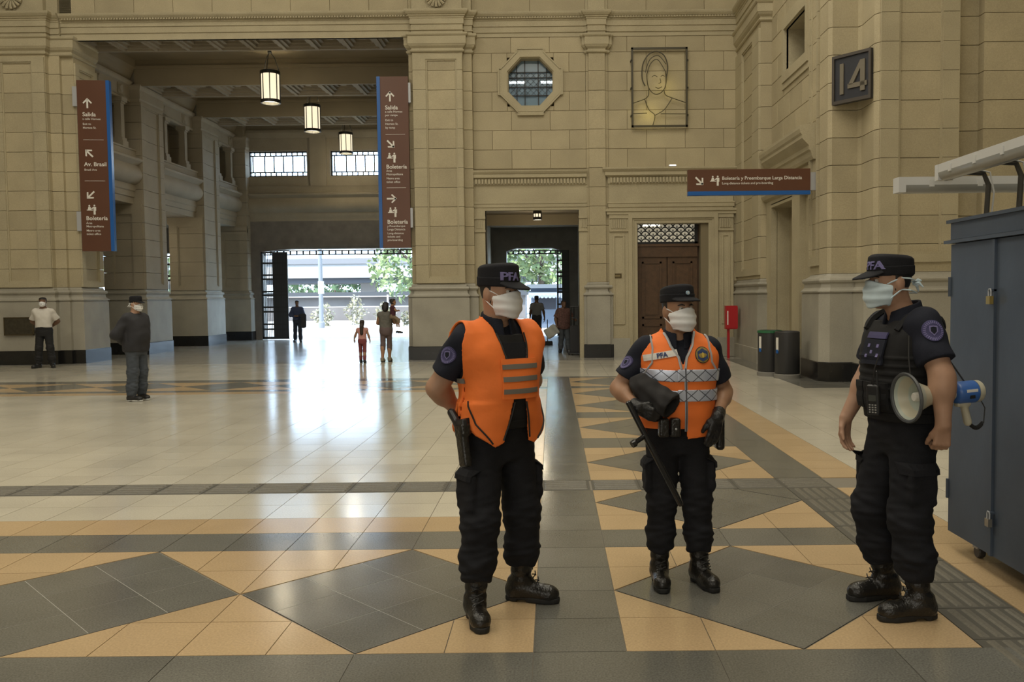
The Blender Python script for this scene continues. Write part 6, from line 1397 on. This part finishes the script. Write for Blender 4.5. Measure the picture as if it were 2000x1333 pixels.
WSH = mat('shirt_white', (.58, .55, .50), .8, var=.06, vscale=9); BLKT = mat('trousers_black', (.010, .010, .011), .85); JACK = mat('jacket_charcoal', (.022, .022, .027), .8, var=.2, vscale=8); JEAN = mat('jeans_blue_grey', (.052, .062, .078), .85, var=.2, vscale=10)
SHOEB = mat('shoe_black', (.012, .012, .013), .5); SOLEW = mat('sole_white', (.5, .5, .48), .6)
back = dict(elR=(-.29, .12, 1.15), wrR=(-.09, .21, 1.0), hfR=(1, .1, -.1), htR=(0, .1, 1), elL=(.29, .12, 1.15), wrL=(.08, .22, .99), hfL=(-1, .1, -.05), htL=(0, .1, 1))
bystander(Fig(sc=.985, anR=(-.16, .03, .09), anL=(.16, .03, .09), fyR=-.5, fyL=.35, **back), (-12.35, 21.5, 0), math.radians(14), 'guard in white short-sleeved shirt standing by the bronze plaque', SKIN3, WSH, .8, BLKT, .10, SHOEB, HAIR, .012, MASKW, flare=.03, z0=1.0)
jf = Fig(sc=.955, fat=1.12, belly=.25, anR=(-.13, .02, .09), anL=(.14, .06, .09), fyR=.1, fyL=-.25, pit=.05, **back)
jm = bystander(jf, (-6.68, 14.2, 0), math.radians(72), 'stout man in dark jacket, cap and jeans watching the hall', SKIN1, JACK, 1.0, JEAN, .09, SHOEB, HAIR, .010, MASKW, CLOTH, z0=.83, bag=.02, inf=.03, top_name='jacket', solem=SOLEW)
# man with a coat over his arm at the gate
cf = Fig(sc=.90, elL=(.25, -.02, 1.13), wrL=(.12, -.22, 1.08), hfL=(-1, -.1, 0), htL=(0, 0, 1), elR=(-.27, .02, 1.15), wrR=(-.15, -.2, 1.08), hfR=(1, 0, 0), htR=(0, 0, 1), anR=(-.12, .10, .09), anL=(.12, -.12, .09))
cm = bystander(cf, (-9.55, 33.2, 0), math.radians(10), 'man in blue shirt carrying a dark coat by the iron gate', SKIN3, mat('shirt_blue', (.035, .05, .11), .8), 1.0, mat('trousers_navy', (.02, .025, .04), .85), .1, SHOEB, HAIR, .016)
ct = thing('folded_coat', 'dark coat draped over the arm of the man by the gate', 'coat', Matrix.Translation((-9.55, 33.2, 0)) @ Matrix.Rotation(math.radians(10), 4, 'Z')); solid('coat_cloth', lambda P: smin(boxd(P, (.24, -.2, .80), (.10, .06, .26), .05), boxd(P, (.19, -.2, 1.0), (.14, .07, .05), .04), .05)-folds(P, [(30, 12, 9, .2), (18, 30, 14, 2)], .015), (-.02, -.36, .45), (.42, -.05, 1.12), .014, JACK, ct)
# woman with a child, and a girl, walking away
lh = lambda c, r, b: (lambda P: smin(cone(P, c+V3(0, .03, .03), c+V3(0, .09, -.12), .095, .085), cone(P, c+V3(0, .09, -.12), c+V3(0, .12, b), .085, r), .04))
wf_ = Fig(sc=.865, hs=1.05, fat=1.02, elL=(.26, -.06, 1.13), wrL=(.12, -.24, 1.10), hfL=(-1, 0, .2), htL=(0, 0, 1), elR=(-.25, -.06, 1.15), wrR=(-.14, -.22, 1.16), hfR=(1, 0, 0), htR=(0, 0, 1), anR=(-.07, -.08, .09), anL=(.09, .12, .09), fyR=0, fyL=0)
wm = bystander(wf_, (-4.2, 22.35, 0), math.radians(176), 'woman in grey vest top and grey leggings carrying a small child', SKIN2, mat('top_grey', (.13, .125, .11), .85, var=.2, vscale=15), .25, mat('leggings_grey', (.12, .085, .085), .85), .34, mat('shoe_sand', (.2, .17, .12), .6), HAIR, .013, bag=-.003, hair_extra=lambda P: smin(cone(P, wf_.hc+V3(0, .04, .02), wf_.hc+V3(0, .09, -.1), .09, .07), ell(P, wf_.hc+V3(.0, .07, -.04), (.1, .07, .11)), .03))
chf = Fig(sc=.47, hs=1.55, fat=1.1, hc=(0, -.02, 1.66), elL=(.24, -.12, 1.2), wrL=(.12, -.3, 1.2), hfL=(-.6, -.5, 0), htL=(0, 0, 1), elR=(-.24, -.12, 1.2), wrR=(-.12, -.3, 1.2), hfR=(.6, -.5, 0), htR=(0, 0, 1), anR=(-.2, -.28, .35), anL=(.2, -.28, .35), knR=(-.2, -.25, .72), knL=(.2, -.25, .72))
bystander(chf, (-3.99, 22.16, .73), math.radians(115), 'small child in dark red top held in the arms of the woman', SKIN2, mat('top_maroon', (.06, .015, .025), .85), .4, mat('shorts_tan', (.2, .15, .1), .85), .55, SHOEB, HAIR, .011)
gf = Fig(sc=.60, hs=1.22, fat=.92, hc=(0, -.015, 1.645), elL=(.29, -.02, 1.16), wrL=(.36, -.06, .98), elR=(-.27, .04, 1.15), wrR=(-.33, .03, .92), anR=(-.10, .10, .09), anL=(.10, -.08, .09), fyR=0, fyL=0)
gl = bystander(gf, (-4.75, 22.1, 0), math.radians(178), 'long-haired girl in pink top and red leggings walking away', SKIN2, mat('top_pink', (.5, .25, .22), .85), .3, mat('leggings_red', (.2, .045, .05), .85), .12, SHOEB, mat('hair_brown', (.028, .016, .010), .6), .010, bag=-.003, hair_extra=lambda P: lh(gf.hc, .07, -.42)(P))
# cleaner with long-handled dustpan
kf = Fig(sc=.945, elR=(-.26, .0, 1.14), wrR=(-.30, -.05, .9), anR=(-.09, .06, .09), anL=(.09, -.10, .09))
bystander(kf, (-.55, 31.5, 0), math.radians(184), 'cleaner in grey shirt and dark trousers walking out through the passage', SKIN3, mat('shirt_ash', (.20, .21, .22), .85), .7, mat('trousers_slate', (.03, .033, .04), .85), .1, SHOEB, HAIR, .015)
dp = empty('long_handled_dustpan', (-.16, 29.3, 0), 0, 'black long-handled dustpan standing on the passage floor', 'dustpan'); MB().add([(-.17, -.15, .012), (.17, -.15, .012), (.17, .08, .012), (-.17, .08, .012), (-.16, .08, .13), (.16, .08, .13), (-.17, -.15, .0), (.17, -.15, .0), (.17, .10, .0), (-.17, .10, .0), (-.16, .10, .13), (.16, .10, .13)], [(0, 1, 2, 3), (3, 2, 5, 4), (6, 9, 8, 7), (9, 10, 11, 8), (4, 5, 11, 10), (0, 6, 7, 1), (1, 7, 8, 11, 5, 2), (0, 3, 4, 10, 9, 6)]).build('pan', SHOEB, dp); MB().tube([(0, .09, .1), (0, .1, .85)], .014, 8).build('handle', SHOEB, dp)
# woman with a bag by the hand trolleys
bf_ = Fig(sc=.86, fat=1.12, elL=(.30, .0, 1.16), wrL=(.30, -.2, 1.08), hfL=(.2, -1, 0), htL=(0, 0, 1), elR=(-.28, .04, 1.14), wrR=(-.30, -.06, .92), anR=(-.10, .06, .09), anL=(.12, -.1, .09), fyR=-.6, fyL=-.3)
bystander(bf_, (.33, 25.35, 0), math.radians(24), 'woman in brown patterned top and jeans resting beside the hand trolleys', SKIN3, mat('top_brown', (.12, .06, .05), .85, var=.5, vscale=25), .85, mat('jeans_grey', (.06, .07, .08), .85), .1, SHOEB, HAIR, .013, z0=.78, inf=.03)
sb = thing('shopping_bag', 'pale cloth shopping bag hanging from the hand of the woman in jeans', 'bag', Matrix.Translation((-.02, 25.15, 0))); solid('bag_cloth', lambda P: boxd((P-V3(0, 0, .62)) @ np.array([[.87, 0, -.5], [0, 1, 0], [.5, 0, .87]], f32), (0, 0, 0), (.19, .05, .15), .04)-folds(P, [(14, 9, 18, .4)], .012), (-.3, -.12, .36), (.3, .12, .9), .013, mat('bag_pale', (.36, .36, .32), .8), sb); MB().tube([(.0, 0, .74), (.04, 0, .84), (.1, 0, .76)], .01, 6).build('bag_handle', mat('bag_strap', (.3, .3, .27), .8), sb)
